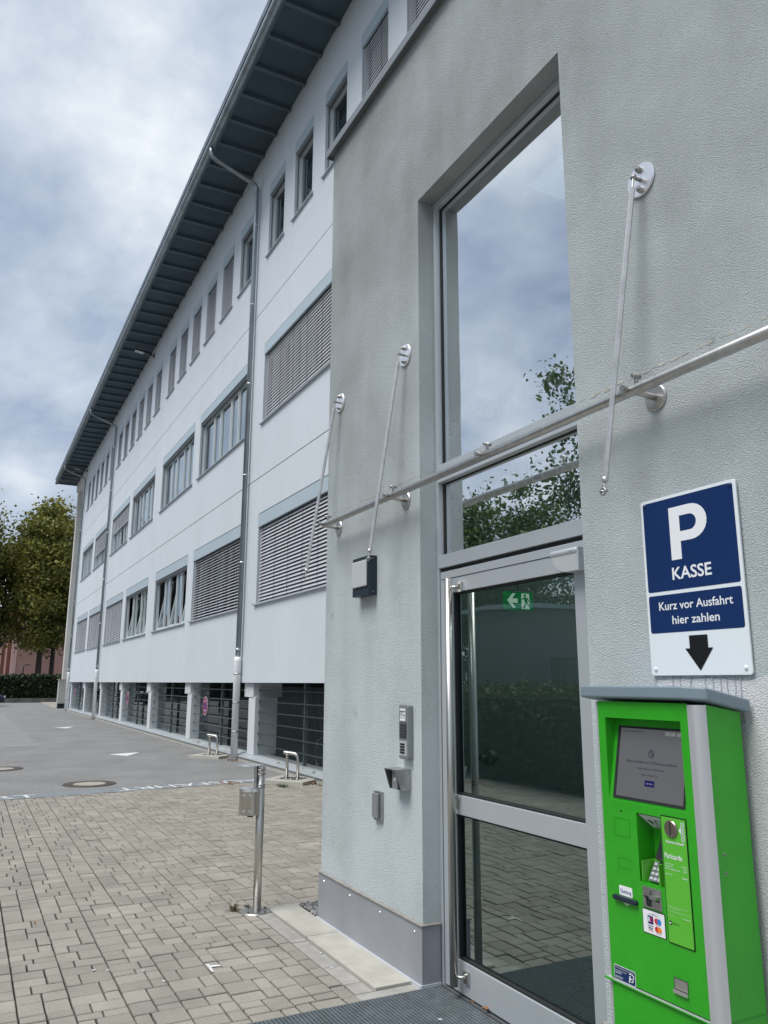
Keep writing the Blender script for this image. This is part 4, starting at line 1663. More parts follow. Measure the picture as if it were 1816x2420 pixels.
# P drawn as polygons: stem and bowl
ox, oz = SX + .141, SZ + .426
m.flat_xz([(ox, oz + .200), (ox, oz), (ox + .049, oz)][::-1] + [], yt) if False else None
m.quad((ox, yt, oz), (ox + .049, yt, oz), (ox + .049, yt, oz + .201), (ox, yt, oz + .201))
outer, inner = [], []
for k in range(13):
    a = R(90 - 15 * k)
    outer.append((ox + .100 + .074 * math.cos(a), oz + .134 + .067 * math.sin(a)))
    inner.append((ox + .095 + .031 * math.cos(a), oz + .134 + .030 * math.sin(a)))
outer = [(ox + .049, oz + .201)] + outer + [(ox + .049, oz + .067)]
inner = [(ox + .049, oz + .164)] + inner + [(ox + .049, oz + .104)]
for k in range(len(outer) - 1):
    m.quad(*[(p[0], yt, p[1]) for p in (outer[k], inner[k], inner[k + 1], outer[k + 1])])
at(sg, m.build('letter_p', M['white'], sg))
for st, dx, dz, hh, ww, bd_ in (('KASSE', .138, .352, .046, .180, .018), ('Kurz vor Ausfahrt', .062, .2425, .031, .334, .012), ('hier zahlen', .122, .188, .031, .213, .012)):
    m = MB()
    text(m, st, (SX + dx, yt, SZ + dz), hh, width=ww, bold=bd_)
    at(sg, m.build('lettering', M['white'], sg))
m = MB()
m.flat_xz([(SX + p[0], SZ + p[1]) for p in ((.193, .143), (.275, .143), (.275, .0965), (.296, .0965), (.234, .017), (.172, .0965), (.193, .0965))], yt)
at(sg, m.build('arrow', M['black'], sg))
for dx, dz, mm in ((.024, .657, 'signblue'), (.423, .657, 'signblue'), (.024, .024, 'signwhite'), (.423, .024, 'signwhite')):
    m = MB()
    m.lathe([(0.0, -.006), (.0045, -.0055), (.0075, -.003), (.008, 0)], (SX + dx, 2.3258, SZ + dz), 16, 'y')
    at(sg, m.build('screw_cap', M[mm], sg))

# ================================================================== TICKET MACHINE
tm = thing('ticket_machine', 'bright green parking ticket machine with screen and grey cap under the sign', 'ticket machine', (-2.1, 2.107, 0))
YM = 2.107
MX0, MX1 = -2.349, -1.860
m = MB()
# shell with a recess for the screen and a bay for the card reader: front skin is made of strips
RX_, RXe, RZ0, RZ1 = -2.291, -1.939, 1.192, 1.478        # screen recess
BX_, BXe, BZ0, BZ1 = -2.163, -2.055, 0.942, 1.163        # card bay
GX_, GXe = -2.328, -1.906
holed(m, GX_, GXe, 0.602, 1.536, [(RX_, RXe, RZ0, RZ1), (BX_, BXe, BZ0, BZ1)], lambda u, v, d: (u, YM + d, v))
# screen recess walls (deeper at the top)
dt = 0.055
m.m = 0
m.add([(RX_, YM, RZ0), (RX_, YM, RZ1), (RX_, YM + dt, RZ1)], [(0, 1, 2)])
m.add([(RXe, YM, RZ0), (RXe, YM + dt, RZ1), (RXe, YM, RZ1)], [(0, 1, 2)])
m.quad((RX_, YM, RZ1), (RXe, YM, RZ1), (RXe, YM + dt, RZ1), (RX_, YM + dt, RZ1))
m.quad((RX_, YM, RZ0), (RX_, YM + dt, RZ1), (RXe, YM + dt, RZ1), (RXe, YM, RZ0))
# card bay walls
db = 0.075
m.quad((BX_, YM, BZ0), (BX_, YM, BZ1), (BX_, YM + db, BZ1 - .05), (BX_, YM + db, BZ0))
m.quad((BXe, YM, BZ0), (BXe, YM + db, BZ0), (BXe, YM + db, BZ1 - .05), (BXe, YM, BZ1))
m.quad((BX_, YM, BZ0), (BX_, YM + db, BZ0), (BXe, YM + db, BZ0), (BXe, YM, BZ0))
m.quad((BX_, YM + db, BZ0), (BX_, YM + db, BZ1 - .05), (BXe, YM + db, BZ1 - .05), (BXe, YM + db, BZ0))
# front lip under the bay, sides, back
m.quad((MX1, YM + .028, 0.0), (MX1, 2.30, 0.0), (MX1, 2.30, 1.508), (MX1, YM + .028, 1.534))
m.quad((MX0, YM + .02, 0.0), (MX0, YM + .02, 1.534), (MX0, 2.30, 1.508), (MX0, 2.30, 0.0))
m.quad((MX0, 2.30, 0), (MX0, 2.30, 1.508), (MX1, 2.30, 1.508), (MX1, 2.30, 0))
at(tm, m.build('body', M['green'], tm))
m = MB()
m.box(GX_, GXe, YM + .001, YM + .03, 0.0, 0.588)
at(tm, m.build('lower_door', M['green'], tm, bevel=0.003))
m = MB()
m.quad((BX_ + .004, YM + .003, BZ1 - .003), (BXe - .002, YM + .003, BZ1 - .003), (BXe - .002, YM + db - .004, BZ1 - .053), (BX_ + .004, YM + db - .004, BZ1 - .053))
m.m = 1
# contactless pictogram: card outline and waves
def bay_pt(u, v):
    return (BX_ + .004 + u * (BXe - BX_ - .006), YM + .003 + (1 - v) * (db - .007) - .0006, BZ1 - .003 - (1 - v) * .05 - .0012)
def bay_line(pts, wd_=.035):
    for a, b in zip(pts, pts[1:]):
        ax, ay = a
        bx_, by = b
        dx, dy = bx_ - ax, by - ay
        l_ = math.hypot(dx, dy) or 1
        nx, ny = -dy / l_ * wd_ / 2, dx / l_ * wd_ / 2
        m.quad(bay_pt(ax + nx, ay + ny), bay_pt(ax - nx, ay - ny), bay_pt(bx_ - nx, by - ny), bay_pt(bx_ + nx, by + ny))
for r_ in (.10, .16, .22):
    bay_line([(.42 - r_ * math.cos(R(a)), .52 + r_ * math.sin(R(a))) for a in range(-45, 46, 15)])
bay_line([(.46, .38), (.72, .30), (.80, .62), (.54, .70), (.46, .38)])
bay_line([(.22, .12), (.90, .12)], .05)
at(tm, m.build('contactless_plate', [M['signwhite'], M['black']], tm))
# aluminium corner profiles
m = MB()
m.prism([(GX_ - .001, YM + .004), (MX0 + .008, YM + .004), (MX0, YM + .012), (MX0, YM + .021), (GX_ - .001, YM + .021)], lambda p: (p[0], p[1], 0.0), lambda p: (p[0], p[1], 1.535))
cor = [(GXe + .001, YM - .002)] + [(MX1 - .026 + .0275 * math.sin(R(a)), YM + .0265 - .0285 * math.cos(R(a))) for a in range(0, 91, 15)] + [(MX1 + .0015, YM + .034), (GXe + .001, YM + .034)]
m.prism(cor, lambda p: (p[0], p[1], 0.0), lambda p: (p[0], p[1], 1.532))
at(tm, m.build('corner_profile', mat('satin_aluminium', (0.60, 0.61, 0.63), 0.4, 0.55), tm))
# cap: sloping to the back
m = MB()
cxs = [(-2.396, YM - .022), (-1.905, YM - .022), (-1.838, YM + .018), (-1.834, 2.325), (-2.396, 2.325)]
def capz(p, top):
    z = 1.592 - max(0, p[1] - YM - .0) * 0.20
    return z if top else z - 0.042
m.prism(cxs, lambda p: (p[0], p[1], capz(p, False)), lambda p: (p[0], p[1], capz(p, True)))
at(tm, m.build('cap', M['capgrey'], tm, bevel=0.006))
# screen
def scr(u, v, d=0.0):
    """u 0..1 left-right, v 0..1 bottom-top on the tilted screen plane"""
    t = (RZ0 + v * (RZ1 - RZ0) - RZ0) / (RZ1 - RZ0)
    return (RX_ + u * (RXe - RX_), YM + dt * t - .002 - d, RZ0 + v * (RZ1 - RZ0))
sux = np.array(scr(1, 0)) - np.array(scr(0, 0))
suy = np.array(scr(0, 1)) - np.array(scr(0, 0))
sux, suy = sux / np.linalg.norm(sux), suy / np.linalg.norm(suy)
def squad(mb, u0, u1, v0, v1, d):
    mb.quad(scr(u0, v0, d), scr(u1, v0, d), scr(u1, v1, d), scr(u0, v1, d))
m = MB()
squad(m, .055, .985, .035, .90, .001)
at(tm, m.build('screen_bezel', M['gasket'], tm))
m = MB()
squad(m, .10, .965, .065, .875, .0022)
m.m = 1
squad(m, .70, .825, .815, .855, .003)
squad(m, .845, .90, .815, .855, .003)
m.m = 2
cc = [scr(.535 + .038 * math.cos(a * .3927), .59 + .046 * math.sin(a * .3927), .003) for a in range(17)]
ci = [scr(.535 + .030 * math.cos(a * .3927), .59 + .037 * math.sin(a * .3927), .003) for a in range(17)]
for k in range(16):
    m.quad(cc[k], ci[k], ci[k + 1], cc[k + 1])
squad(m, .530, .540, .588, .622, .003)
squad(m, .530, .558, .575, .587, .003)
text(m, 'Bitte innerhalb von 15 Minuten ausfahren', scr(.215, .475, .003), .0085, ux=sux, uy=suy, width=.228)
text(m, 'Vielen Dank und auf Wiedersehen', scr(.36, .405, .003), .0058, ux=sux, uy=suy, width=.126)
text(m, 'Einen schönen Tag', scr(.43, .335, .003), .0058, ux=sux, uy=suy, width=.072)
text(m, 'Freitag, 20. September 2024 12:40', scr(.12, .835, .003), .0052, ux=sux, uy=suy, width=.10)
text(m, 'DE', scr(.755, .826, .0035), .005, ux=sux, uy=suy)
m.m = 3
squad(m, .475, .60, .215, .285, .003)
m.m = 1
text(m, 'BEENDEN', scr(.497, .24, .0036), .0050, ux=sux, uy=suy, width=.030)
at(tm, m.build('screen', [M['screen'], M['screen_hi'], M['screen_ink'], M['screen_btn']], tm))
# flush lids, hole, receipt slot
def outline(mb, x0, x1, z0, z1, y, t=.0022, r=.006):
    a, b = rrect(x0, x1, z0, z1, r), rrect(x0 + t, x1 - t, z0 + t, z1 - t, r * .7)
    n = len(a)
    for i in range(n):
        j = (i + 1) % n
        mb.quad(*[(p[0], y, p[1]) for p in (a[i], a[j], b[j], b[i])])
m = MB()
outline(m, -2.272, -2.197, 1.074, 1.134, YM - .0006)
outline(m, -2.264, -2.202, 0.968, 1.002, YM - .0006, .0018, .002)
at(tm, m.build('lid_outline', M['green_dk'], tm))
m = MB()
m.flat_xz(circ(-2.236, 1.159, .004, 12), YM - .0008)
at(tm, m.build('sensor_hole', M['black'], tm))
m = MB()
m.plate_xz(rrect(-2.290, -2.177, .8615, .8775, .0078), YM, YM - .014)
at(tm, m.build('receipt_slot', M['lampbox'], tm, bevel=.002))
m = MB()
m.flat_xz(rrect(-2.266, -2.203, .879, .911, .005), YM - .0007)
m.m = 1
text(m, 'Quittung', (-2.2605, YM - .0012, .888), .0115, width=.052, bold=.01)
m.m = 2
m.flat_xz([(-2.252, .858), (-2.215, .858), (-2.2335, .848)], YM - .0007)
at(tm, m.build('receipt_label', [M['white'], M['navy'], M['paleprint']], tm))
# card bay: display, key shield, keypad
m = MB()
m.quad((-2.118, YM + .030, 1.018), (-2.056, YM + .030, 1.018), (-2.056, YM + .066, 1.092), (-2.118, YM + .066, 1.092))
m.quad((-2.118, YM + .066, 1.092), (-2.118, YM + .074, 1.0), (-2.118, YM + .030, 1.018), (-2.118, YM + .03, 1.02))
m.m = 1
m.quad((-2.108, YM + .033, 1.027), (-2.058, YM + .033, 1.027), (-2.058, YM + .0615, 1.085), (-2.108, YM + .0615, 1.085))
at(tm, m.build('card_display', [M['gasket'], M['carglass']], tm))
m = MB()
m.box(-2.148, -2.145, YM - .004, YM + .06, .948, 1.012)
m.box(-2.073, -2.070, YM - .004, YM + .06, .948, 1.012)
m.box(-2.145, -2.073, YM + .052, YM + .06, .948, 1.012)
at(tm, m.build('keypad_shield', M['green_lt'], tm))
m = MB()
m.quad((-2.138, YM + .012, .950), (-2.080, YM + .012, .950), (-2.080, YM + .048, 1.006), (-2.138, YM + .048, 1.006))
kp = at(tm, m.build('keypad', M['alu_dark'], tm))
km = MB()
km.box(-.0065, .0065, -.003, .002, -.0042, .0042)
kme = km.mesh('key', M['intercom_lt'])
for r_ in range(4):
    for c_ in range(3):
        t_ = (r_ + .5) / 4
        at(tm, link('key', kme, kp, (-2.126 + c_ * .0175, YM + .012 + .036 * t_, .950 + .056 * t_), rot=(R(-32), 0, 0)))
m = MB()
m.box(-2.153, -2.071, YM - .003, YM + .004, .866, .932)
m.box(-2.140, -2.116, YM - .010, YM - .003, .905, .926)
m.box(-2.108, -2.078, YM - .022, YM - .003, .900, .912)
at(tm, m.build('card_reader', M['steel_dull'], tm, bevel=.0015))
m = MB()
m.box(-2.141, -2.115, YM - .0105, YM - .009, .9005, .9045)
m.box(-2.138, -2.114, YM - .0036, YM - .002, .872, .900)
m.box(-2.110, -2.078, YM - .0036, YM - .002, .893, .898)
at(tm, m.build('reader_slot', M['gasket'], tm))
m = MB()
m.flat_xz(rrect(-2.162, -2.061, .785, .862, .003), YM - .0008)
m.m = 1
m.flat_xz(rrect(-2.159, -2.064, .788, .859, .002), YM - .0014)
yy = YM - .002
m.m = 2
m.flat_xz([(-2.138, .847), (-2.087, .847), (-2.1125, .853)], yy)
m.m = 3     # EC mark
m.flat_xz(rrect(-2.138, -2.113, .818, .843, .003), yy)
m.m = 4
text(m, 'VISA', (-2.1385, yy - .0004, .801), .0075, width=.023, bold=.02)
m.quad((-2.139, yy, .811), (-2.114, yy, .811), (-2.114, yy, .813), (-2.139, yy, .813))
m.m = 1
text(m, 'E', (-2.1355, yy - .0005, .8245), .0135, width=.0085, bold=.04)
m.m = 5
text(m, 'C', (-2.1265, yy - .0005, .8245), .0135, width=.011, bold=.05)
m.flat_xz(circ(-2.099, .832, .0092, 18), yy)
m.flat_xz(circ(-2.099, .807, .0092, 18), yy)
m.m = 6
m.flat_xz(circ(-2.0875, .832, .0092, 18), yy - .0003)
m.m = 7
m.flat_xz(circ(-2.0875, .807, .0092, 18), yy - .0003)
m.quad((-2.139, yy, .7965), (-2.114, yy, .7965), (-2.114, yy, .798), (-2.139, yy, .798))
m.m = 4
text(m, 'electronic cash', (-2.137, yy - .0004, .8195), .003, width=.023)
text(m, 'maestro', (-2.104, yy - .0004, .8195), .003, width=.022)
text(m, 'mastercard', (-2.105, yy - .0004, .7935), .003, width=.024)
at(tm, m.build('card_sticker', [M['black'], M['white'], M['intercom_lt'], M['navy'], M['navy'], M['red'], M['blue'], M['orange']], tm))
# tariff panel
m = MB()
m.plate_xz(rrect(-2.051, -1.943, .782, 1.172, .004), YM, YM - .0022)
at(tm, m.build('panel_border', M['black'], tm))
m = MB()
m.plate_xz(rrect(-2.0475, -1.9465, .7855, 1.1685, .002), YM - .001, YM - .0034)
tp = at(tm, m.build('tariff_panel', M['green_lt'], tm))
yy = YM - .0042
m = MB()
text(m, 'Automat wechselt!', (-2.033, yy, 1.089), .0085, width=.077, bold=.015)
text(m, 'Parktarife', (-2.041, yy, 1.041), .0155, width=.073, bold=.012)
for i, (a, b) in enumerate((('bis 30 Minuten', 'kostenlos'), ('bis 2 Stunden', '2,00 €'), ('Nächste 24 angefangene Stunde', '1,00 €'))):
    text(m, a, (-2.0415, yy, 1.022 - i * .0075), .0042, width=(.035, .031, .062)[i])
    text(m, b, (-1.9515, yy, 1.022 - i * .0075), .0042, align='R')
text(m, 'bei Verlust*', (-2.0415, yy, .990), .0042)
text(m, '40,00 €', (-1.9515, yy, .987), .0048, align='R', bold=.02)
at(tm, m.build('lettering', M['white'], tp))
m = MB()
text(m, '*Es gelten die aushängenden allgemeinen', (-2.0415, yy, .893), .0034, width=.078)
text(m, 'Nutzungsbedingungen', (-2.0395, yy, .888), .0034, width=.045)
m.quad((-2.0415, yy, .8795), (-1.952, yy, .8795), (-1.952, yy, .8805), (-2.0415, yy, .8805))
text(m, 'Betreiber', (-2.0415, yy, .866), .0034, width=.02)
text(m, 'Tel.', (-1.99, yy, .866), .0034, width=.01)
m.quad((-1.978, yy, .8665), (-1.952, yy, .8665), (-1.952, yy, .8685), (-1.978, yy, .8685))
at(tm, m.build('small_print', M['paleprint'], tp))
m = MB()
m.quad((-2.041, yy, .838), (-2.031, yy, .838), (-2.031, yy, .850), (-2.041, yy, .850))
text(m, 'Mobility Hub', (-2.028, yy, .8425), .005, width=.028)
m.m = 1
m.flat_xz([(-2.039, .841), (-2.033, .841), (-2.033, .8445), (-2.0345, .8465), (-2.0375, .8465), (-2.039, .8445)][::-1], yy - .0005)
at(tm, m.build('hub_mark', [M['black'], M['white']], tp))
m = MB()
m.lathe([(0.0, -.006), (.0245, -.006), (.0275, -.003), (.0275, 0)], (-2.006, YM - .0034, 1.134), 32, 'y')
cs_ = at(tm, m.build('coin_slot', mat('nickel_plate', (0.34, 0.29, 0.26), 0.3, 0.95, var=.15, vs=40), tp))
m = MB()
m.box(-2.0085, -2.0035, YM - .0098, YM - .0088, 1.115, 1.153)
at(tm, m.build('slot_opening', M['gasket'], tp))
m = MB()
m.flat_xz([(-1.9745, 1.134), (-1.966, 1.145), (-1.966, 1.123)], yy)
for i in range(5):
    z = 1.153 - i * .0112
    a, b = circ(-1.9585, z, .0075, 16), circ(-1.9585, z, .0058, 16)
    for k in range(16):
        j = (k + 1) % 16
        m.quad(*[(p[0], yy, p[1]) for p in (a[k], a[j], b[j], b[k])])
    text(m, ('2€', '1€', '50', '20', '10')[i], (-1.9585, yy, z - .0022), .0044, align='C')
at(tm, m.build('coin_symbols', M['signwhite'], tp))
# sticker, seam, return tray
m = MB()
m.flat_xz(rrect(-2.3125, -2.212, .599, .646, .004), YM - .0007)
m.m = 1
m.flat_xz(rrect(-2.3105, -2.214, .601, .644, .003), YM - .0012)
yy = YM - .0018
m.m = 0
text(m, 'Wir betreuen die Peter Park System GmbH', (-2.3075, yy, .637), .0036, width=.088)
text(m, 'Peter Park System GmbH', (-2.3065, yy, .6285), .0036, width=.053)
for z, l_ in ((.6245, .030), (.6205, .028), (.6105, .036), (.6065, .034)):
    m.quad((-2.3065, yy, z), (-2.3065 + l_, yy, z), (-2.3065 + l_, yy, z + .0012), (-2.3065, yy, z + .0012))
# ribbon P mark
for pts in ([(-2.243, .606), (-2.2375, .606), (-2.2335, .628), (-2.239, .628)],):
    m.flat_xz(pts, yy)
def ring(cx, cz, ro, ri, a0, a1):
    n = 10
    for k in range(n):
        t0, t1 = R(a0 + (a1 - a0) * k / n), R(a0 + (a1 - a0) * (k + 1) / n)
        m.quad((cx + ro * math.cos(t0), yy, cz + ro * math.sin(t0)), (cx + ri * math.cos(t0), yy, cz + ri * math.sin(t0)), (cx + ri * math.cos(t1), yy, cz + ri * math.sin(t1)), (cx + ro * math.cos(t1), yy, cz + ro * math.sin(t1)))
ring(-2.2275, .6265, .0095, .0055, -100, 100)
ring(-2.2285, .6165, .0075, .0042, -120, 60)
m.quad((-2.241, yy, .632), (-2.227, yy, .632), (-2.227, yy, .636), (-2.239, yy, .636))
m.quad((-2.236, yy, .617), (-2.227, yy, .617), (-2.227, yy, .6212), (-2.235, yy, .6212))
at(tm, m.build('operator_sticker', [M['white'], M['signblue']], tm))
m = MB()
m.box(-2.352, GXe, YM - .005, YM + .02, .5905, .5985)
at(tm, m.build('seam_strip', mat('seam_aluminium', (0.62, 0.66, 0.64), 0.35, 0.6), tm, bevel=.003))
m = MB()
m.box(MX0 - .003, GX_ + .01, YM - .012, YM - .0065, .592, .598)
m.box(GX_ + .01, GXe, YM - .0085, YM - .0065, .5925, .5955)
at(tm, m.build('seam_bead', M['green'], tm))
m = MB()
m.quad((-2.041, YM - .0012, .640), (-1.984, YM - .0012, .640), (-1.984, YM - .0012, .684), (-2.041, YM - .0012, .684))
m.m = 1
m.quad((-2.038, YM - .0018, .652), (-1.9855, YM - .0018, .652), (-1.9855, YM - .0018, .682), (-2.038, YM - .0018, .682))
m.m = 2
m.box(-2.041, -1.984, YM - .008, YM - .0015, .6395, .650)
at(tm, m.build('return_tray', [M['gasket'], mat('tray_flap', (0.36, 0.345, 0.32), 0.45, 0.6), M['steel_pol']], tm))
m = MB()
for z in (1.075, 1.02):
    m.tube([(MX1 + .0002, 2.172, z), (MX1 + .0012, 2.172, z)], .0055, 12)
m.m = 1
for z in (1.075, 1.02):
    m.tube([(MX1 + .0003, 2.172, z), (MX1 + .0016, 2.172, z)], .003, 10)
at(tm, m.build('screw_hole', [M['steel_dull'], M['black']], tm))
m = MB()
m.box(MX1 - .001, MX1 + .001, YM + .036, 2.30, .600, .606)
at(tm, m.build('side_seam', M['green_dk'], tm))

# ================================================================== THINGS ON THE GROUND
# door mat: ribbed grid
dm = thing('door_mat', 'dark grey ribbed entrance mat lying in front of the glass door', 'mat', (-4.04, 2.46, 0))
m = MB()
m.box(-4.035, -2.36, 0.87, 2.44, -0.02, 0.0)
at(dm, m.build('mat_base', M['matbase'], dm))
m = MB()
y = 0.885
while y < 2.43:
    m.add([(-4.03, y, 0.0), (-2.365, y, 0.0), (-2.365, y + .0035, .0065), (-4.03, y + .0035, .0065), (-4.03, y + .0095, .0065), (-2.365, y + .0095, .0065), (-2.365, y + .013, 0), (-4.03, y + .013, 0)],
          [(0, 1, 2, 3), (3, 2, 5, 4), (4, 5, 6, 7)])
    y += 0.0205
x = -4.028
while x < -2.37:
    m.box(x, x + .006, .885, 2.428, .0, .0052)
    x += .0165
at(dm, m.build('mat_ribs', M['matrib'], dm, kind='stuff'))
m = MB()
m.box(-4.04, -2.62, 2.441, 2.56, -0.02, 0.012)
bl(m.build('door_threshold', M['alu_dark'], block))

# ashtray post
ash = thing('ashtray_post', 'stainless standing ashtray with round lid on a slim post', 'ashtray', (-5.835, 2.008, 0))
m = MB()
m.lathe([(0.105, 0.0), (0.105, 0.008), (0.03, 0.0085), (0.0, 0.0085)], (0, 0, 0.002), 40)
m.build('base_plate', M['steel_dull'], ash)
m = MB()
for k in range(4):
    a = R(25 + 90 * k)
    m.lathe([(.007, 0), (.007, .007), (0, .009)], (.082 * math.cos(a), .082 * math.sin(a), .0105), 8)
m.build('bolt', mat('rusty_bolt', (0.10, 0.06, 0.045), .8, .4), ash)
m = MB()
m.tube([(0, 0, 0.01), (0, 0, 1.0)], 0.0295, 24)
m.build('post', M['steel'], ash)
dl = Vector((-0.46, -0.888, 0))
pl = Vector((0.888, -0.46, 0))
m = MB()
c1 = dl * 0.085
m.lathe([(0.0, -.002), (0.092, -.002), (0.094, .001), (0.094, .004), (0.0, .006)], (c1.x, c1.y, 1.0), 40)
m.build('lid', mat('lid_sheet', (0.50, 0.54, 0.57), .4, .7), ash)
m = MB()
c2 = dl * 0.035
u, v = dl, pl
def bx(mb, c, ua, ub, va, vb, z0, z1):
    pts = [c + u * a + v * b for a, b in ((ua, va), (ub, va), (ub, vb), (ua, vb))]
    mb.add([(p.x, p.y, z0) for p in pts] + [(p.x, p.y, z1) for p in pts], [(3, 2, 1, 0), (4, 5, 6, 7), (0, 1, 5, 4), (1, 2, 6, 5), (2, 3, 7, 6), (3, 0, 4, 7)])
bx(m, Vector((0, 0, 0)), .030, .052, -.02, .02, .80, .998)
m.build('lid_bracket', M['steel_dull'], ash)
m = MB()
for z in (.975, .945, .865, .85):
    m.lathe([(.030, -.004), (.033, -.004), (.033, .004), (.030, .004)], (0, 0, z), 20)
m.build('clamp_ring', M['steel_dull'], ash)
m = MB()
c3 = dl * 0.075 + pl * 0.035
prof = [(0.0, .662), (.068, .662), (.074, .668), (.074, .826), (.077, .828), (.077, .842), (.066, .850), (.064, .846), (.064, .80), (0.0, .80)]
m.lathe(prof, (c3.x, c3.y, 0), 36)
m.build('bin', M['steel'], ash)
m = MB()
m.lathe([(0.058, .851), (0.078, .846), (0.0785, .826), (0.0755, .824)], (c3.x, c3.y, 0), 36)
m.build('bin_rim', M['steel_pol'], ash)
m = MB()
for a0 in (-.55, .15):
    for z0, z1 in ((.795, .815), (.685, .705)):
        ang = math.atan2(-.46 * 0 - .5, .85) + a0
        pts = [(c3.x + .0745 * math.cos(ang + k * .12), c3.y + .0745 * math.sin(ang + k * .12)) for k in range(4)]
        for p0_, p1_ in zip(pts, pts[1:]):
            m.quad((*p0_, z0), (*p1_, z0), (*p1_, z1), (*p0_, z1))
m.build('bin_sticker', M['zinc_band'], ash)
m = MB()
bx(m, c3 - dl * .01, -.02, .02, -.012, .012, .645, .662)
m.build('bin_catch', M['gasket'], ash)


# hoop bicycle stands on concrete slabs
def hoop(loc, rz, label):
    t = thing('bicycle_stand', label, 'bicycle stand', loc, rz, group='hoop stands by the garage wall')
    m = MB()
    m.prism([(-.40, -.36), (.42, -.36), (.40, .38), (-.42, .36)], lambda p: (p[0], p[1], -0.01), lambda p: (p[0] * .985, p[1] * .985, 0.055))
    m.build('concrete_base', M['slabstone'], t, bevel=.006)
    m = MB()
    m.box(-.2, .2, -.16, .16, .055, .063)
    m.build('foot_plate', M['steel_dull'], t)
    m = MB()
    m.tube([(-.10, 0, .06), (-.10, 0, .43), (-.10, 0, .437)], .027, 16)
    pts = [(.11, 0, .06), (.11, 0, .36)] + [(.11 - .09 * (1 - math.cos(R(a))), 0, .36 + .09 * math.sin(R(a))) for a in range(15, 91, 15)] + [(-.06, 0, .455), (-.15, 0, .462), (-.165, 0, .462)]
    m.tube(pts, .027, 16)
    m.build('hoop', M['steel'], t)
    m = MB()
    for sx in (-.165, -.04, .05, .165):
        for sy in (-.12, .12):
            m.lathe([(.012, 0), (.012, .014), (0, .018)], (sx, sy, .063), 6)
    m.build('bolt', M['steel_dull'], t)
    return t


hoop((-12.79, 4.93, 0), R(38), 'steel hoop stand on a concrete slab nearest the entrance block')
hoop((-17.72, 5.0 - .03, 0), R(38), 'steel hoop stand on a concrete slab left of the first downpipe')


def manhole(loc, label):
    t = thing('manhole_cover', label, 'manhole cover', loc, group='round manhole covers in the asphalt')
    m = MB()
    m.lathe([(.41, 0.0), (.405, .010), (.25, .010), (.25, .004)], (0, 0, -.003), 48)
    m.build('iron_ring', M['iron'], t)
    m = MB()
    m.lathe([(.25, .0), (.25, .0085), (0, .0085)], (0, 0, -.003), 40)
    m.build('concrete_fill', M['conc'], t)


manhole((-13.98, 1.93, 0), 'round iron manhole cover with concrete middle beside the AUSFAHRT lettering')
manhole((-17.05, 0.73, 0), 'round iron manhole cover cut by the left edge of the picture')

# weed, grass tufts, dead leaves
m = MB()
for i in range(60):
    a, e_, L = random.uniform(0, 6.28), random.uniform(.2, 1.2), random.uniform(.02, .075)
    d = Vector((math.cos(a) * math.cos(e_), math.sin(a) * math.cos(e_), math.sin(e_)))
    s = Vector((-math.sin(a), math.cos(a), 0)) * .006
    b0 = Vector((random.uniform(-.02, .02), random.uniform(-.02, .02), 0))
    m.m = i % 3 == 0
    m.add([b0 - s * .25, b0 + s * .25, b0 + d * L + s * .3, b0 + d * L - s * .3], [(0, 1, 2, 3)])
    tip = b0 + d * L
    for k in range(3):
        dd = Vector((random.gauss(0, 1), random.gauss(0, 1), random.gauss(0, .6))).normalized() * .009
        s2 = dd.cross(Vector((0, 0, 1))).normalized() * .004
        m.add([tip, tip + dd * .5 + s2, tip + dd, tip + dd * .5 - s2], [(0, 1, 2, 3)])
tag(m.build('weed', [M['weed'], M['wgreen']], None, (-5.93, 1.865, 0)), 'small reddish weed growing from a joint beside the ashtray base', 'weed')
m = MB()
for i in range(160):
    x, y = random.gauss(-12.28, .10), random.gauss(4.58, .04)
    a, L = random.uniform(0, 6.28), random.uniform(.02, .06)
    s = Vector((math.cos(a), math.sin(a), 0)) * .004
    tp_ = Vector((x + random.gauss(0, .02), y + random.gauss(0, .02), L))
    m.add([Vector((x, y, -.01)) - s, Vector((x, y, -.01)) + s, tp_], [(0, 1, 2)])
m.build('grass_tuft', M['wgreen'], kind='stuff', label='short grass at the edge of the concrete slab')


def leaf_heap(mb, cx, cy, sx, sy, n, z=0.0, s=.03):
    for i in range(n):
        x, y = random.gauss(cx, sx), random.gauss(cy, sy)
        a = random.uniform(0, 6.28)
        t = [random.uniform(.5, 1.1) * s for _ in range(5)]
        zz = z + random.uniform(.004, .025)
        mb.add([(x + t[k] * math.cos(a + k * 1.257), y + t[k] * math.sin(a + k * 1.257), zz + random.uniform(-.012, .014)) for k in range(5)], [(0, 1, 2, 3, 4)])


m = MB()
leaf_heap(m, -12.95, 3.95, .10, .08, 16)
leaf_heap(m, -12.35, 5.15, .14, .08, 18, 0.0)
leaf_heap(m, -16.7, 5.12, .15, .05, 12)
leaf_heap(m, -37.7, 5.1, .2, .05, 8, 0, .05)
leaf_heap(m, -14.4, 5.33, .12, .03, 5, .13)
leaf_heap(m, -13.2, 5.33, .3, .03, 4, .13)
leaf_heap(m, -20.6, 5.31, .3, .03, 6, .13)
leaf_heap(m, -22.2, 5.15, .5, .06, 8)
leaf_heap(m, -3.62, 2.452, .07, .01, 4, .01, .016)
leaf_heap(m, -6.2, .55, .02, .02, 1, 0, .012)
for i in range(60):
    leaf_heap(m, random.uniform(-12, -6), random.uniform(1, 5), .01, .01, 1, -.004, .007)
m.build('dead_leaves', M['deadleaf'], kind='stuff', label='brown dead leaves gathered along the wall foot')
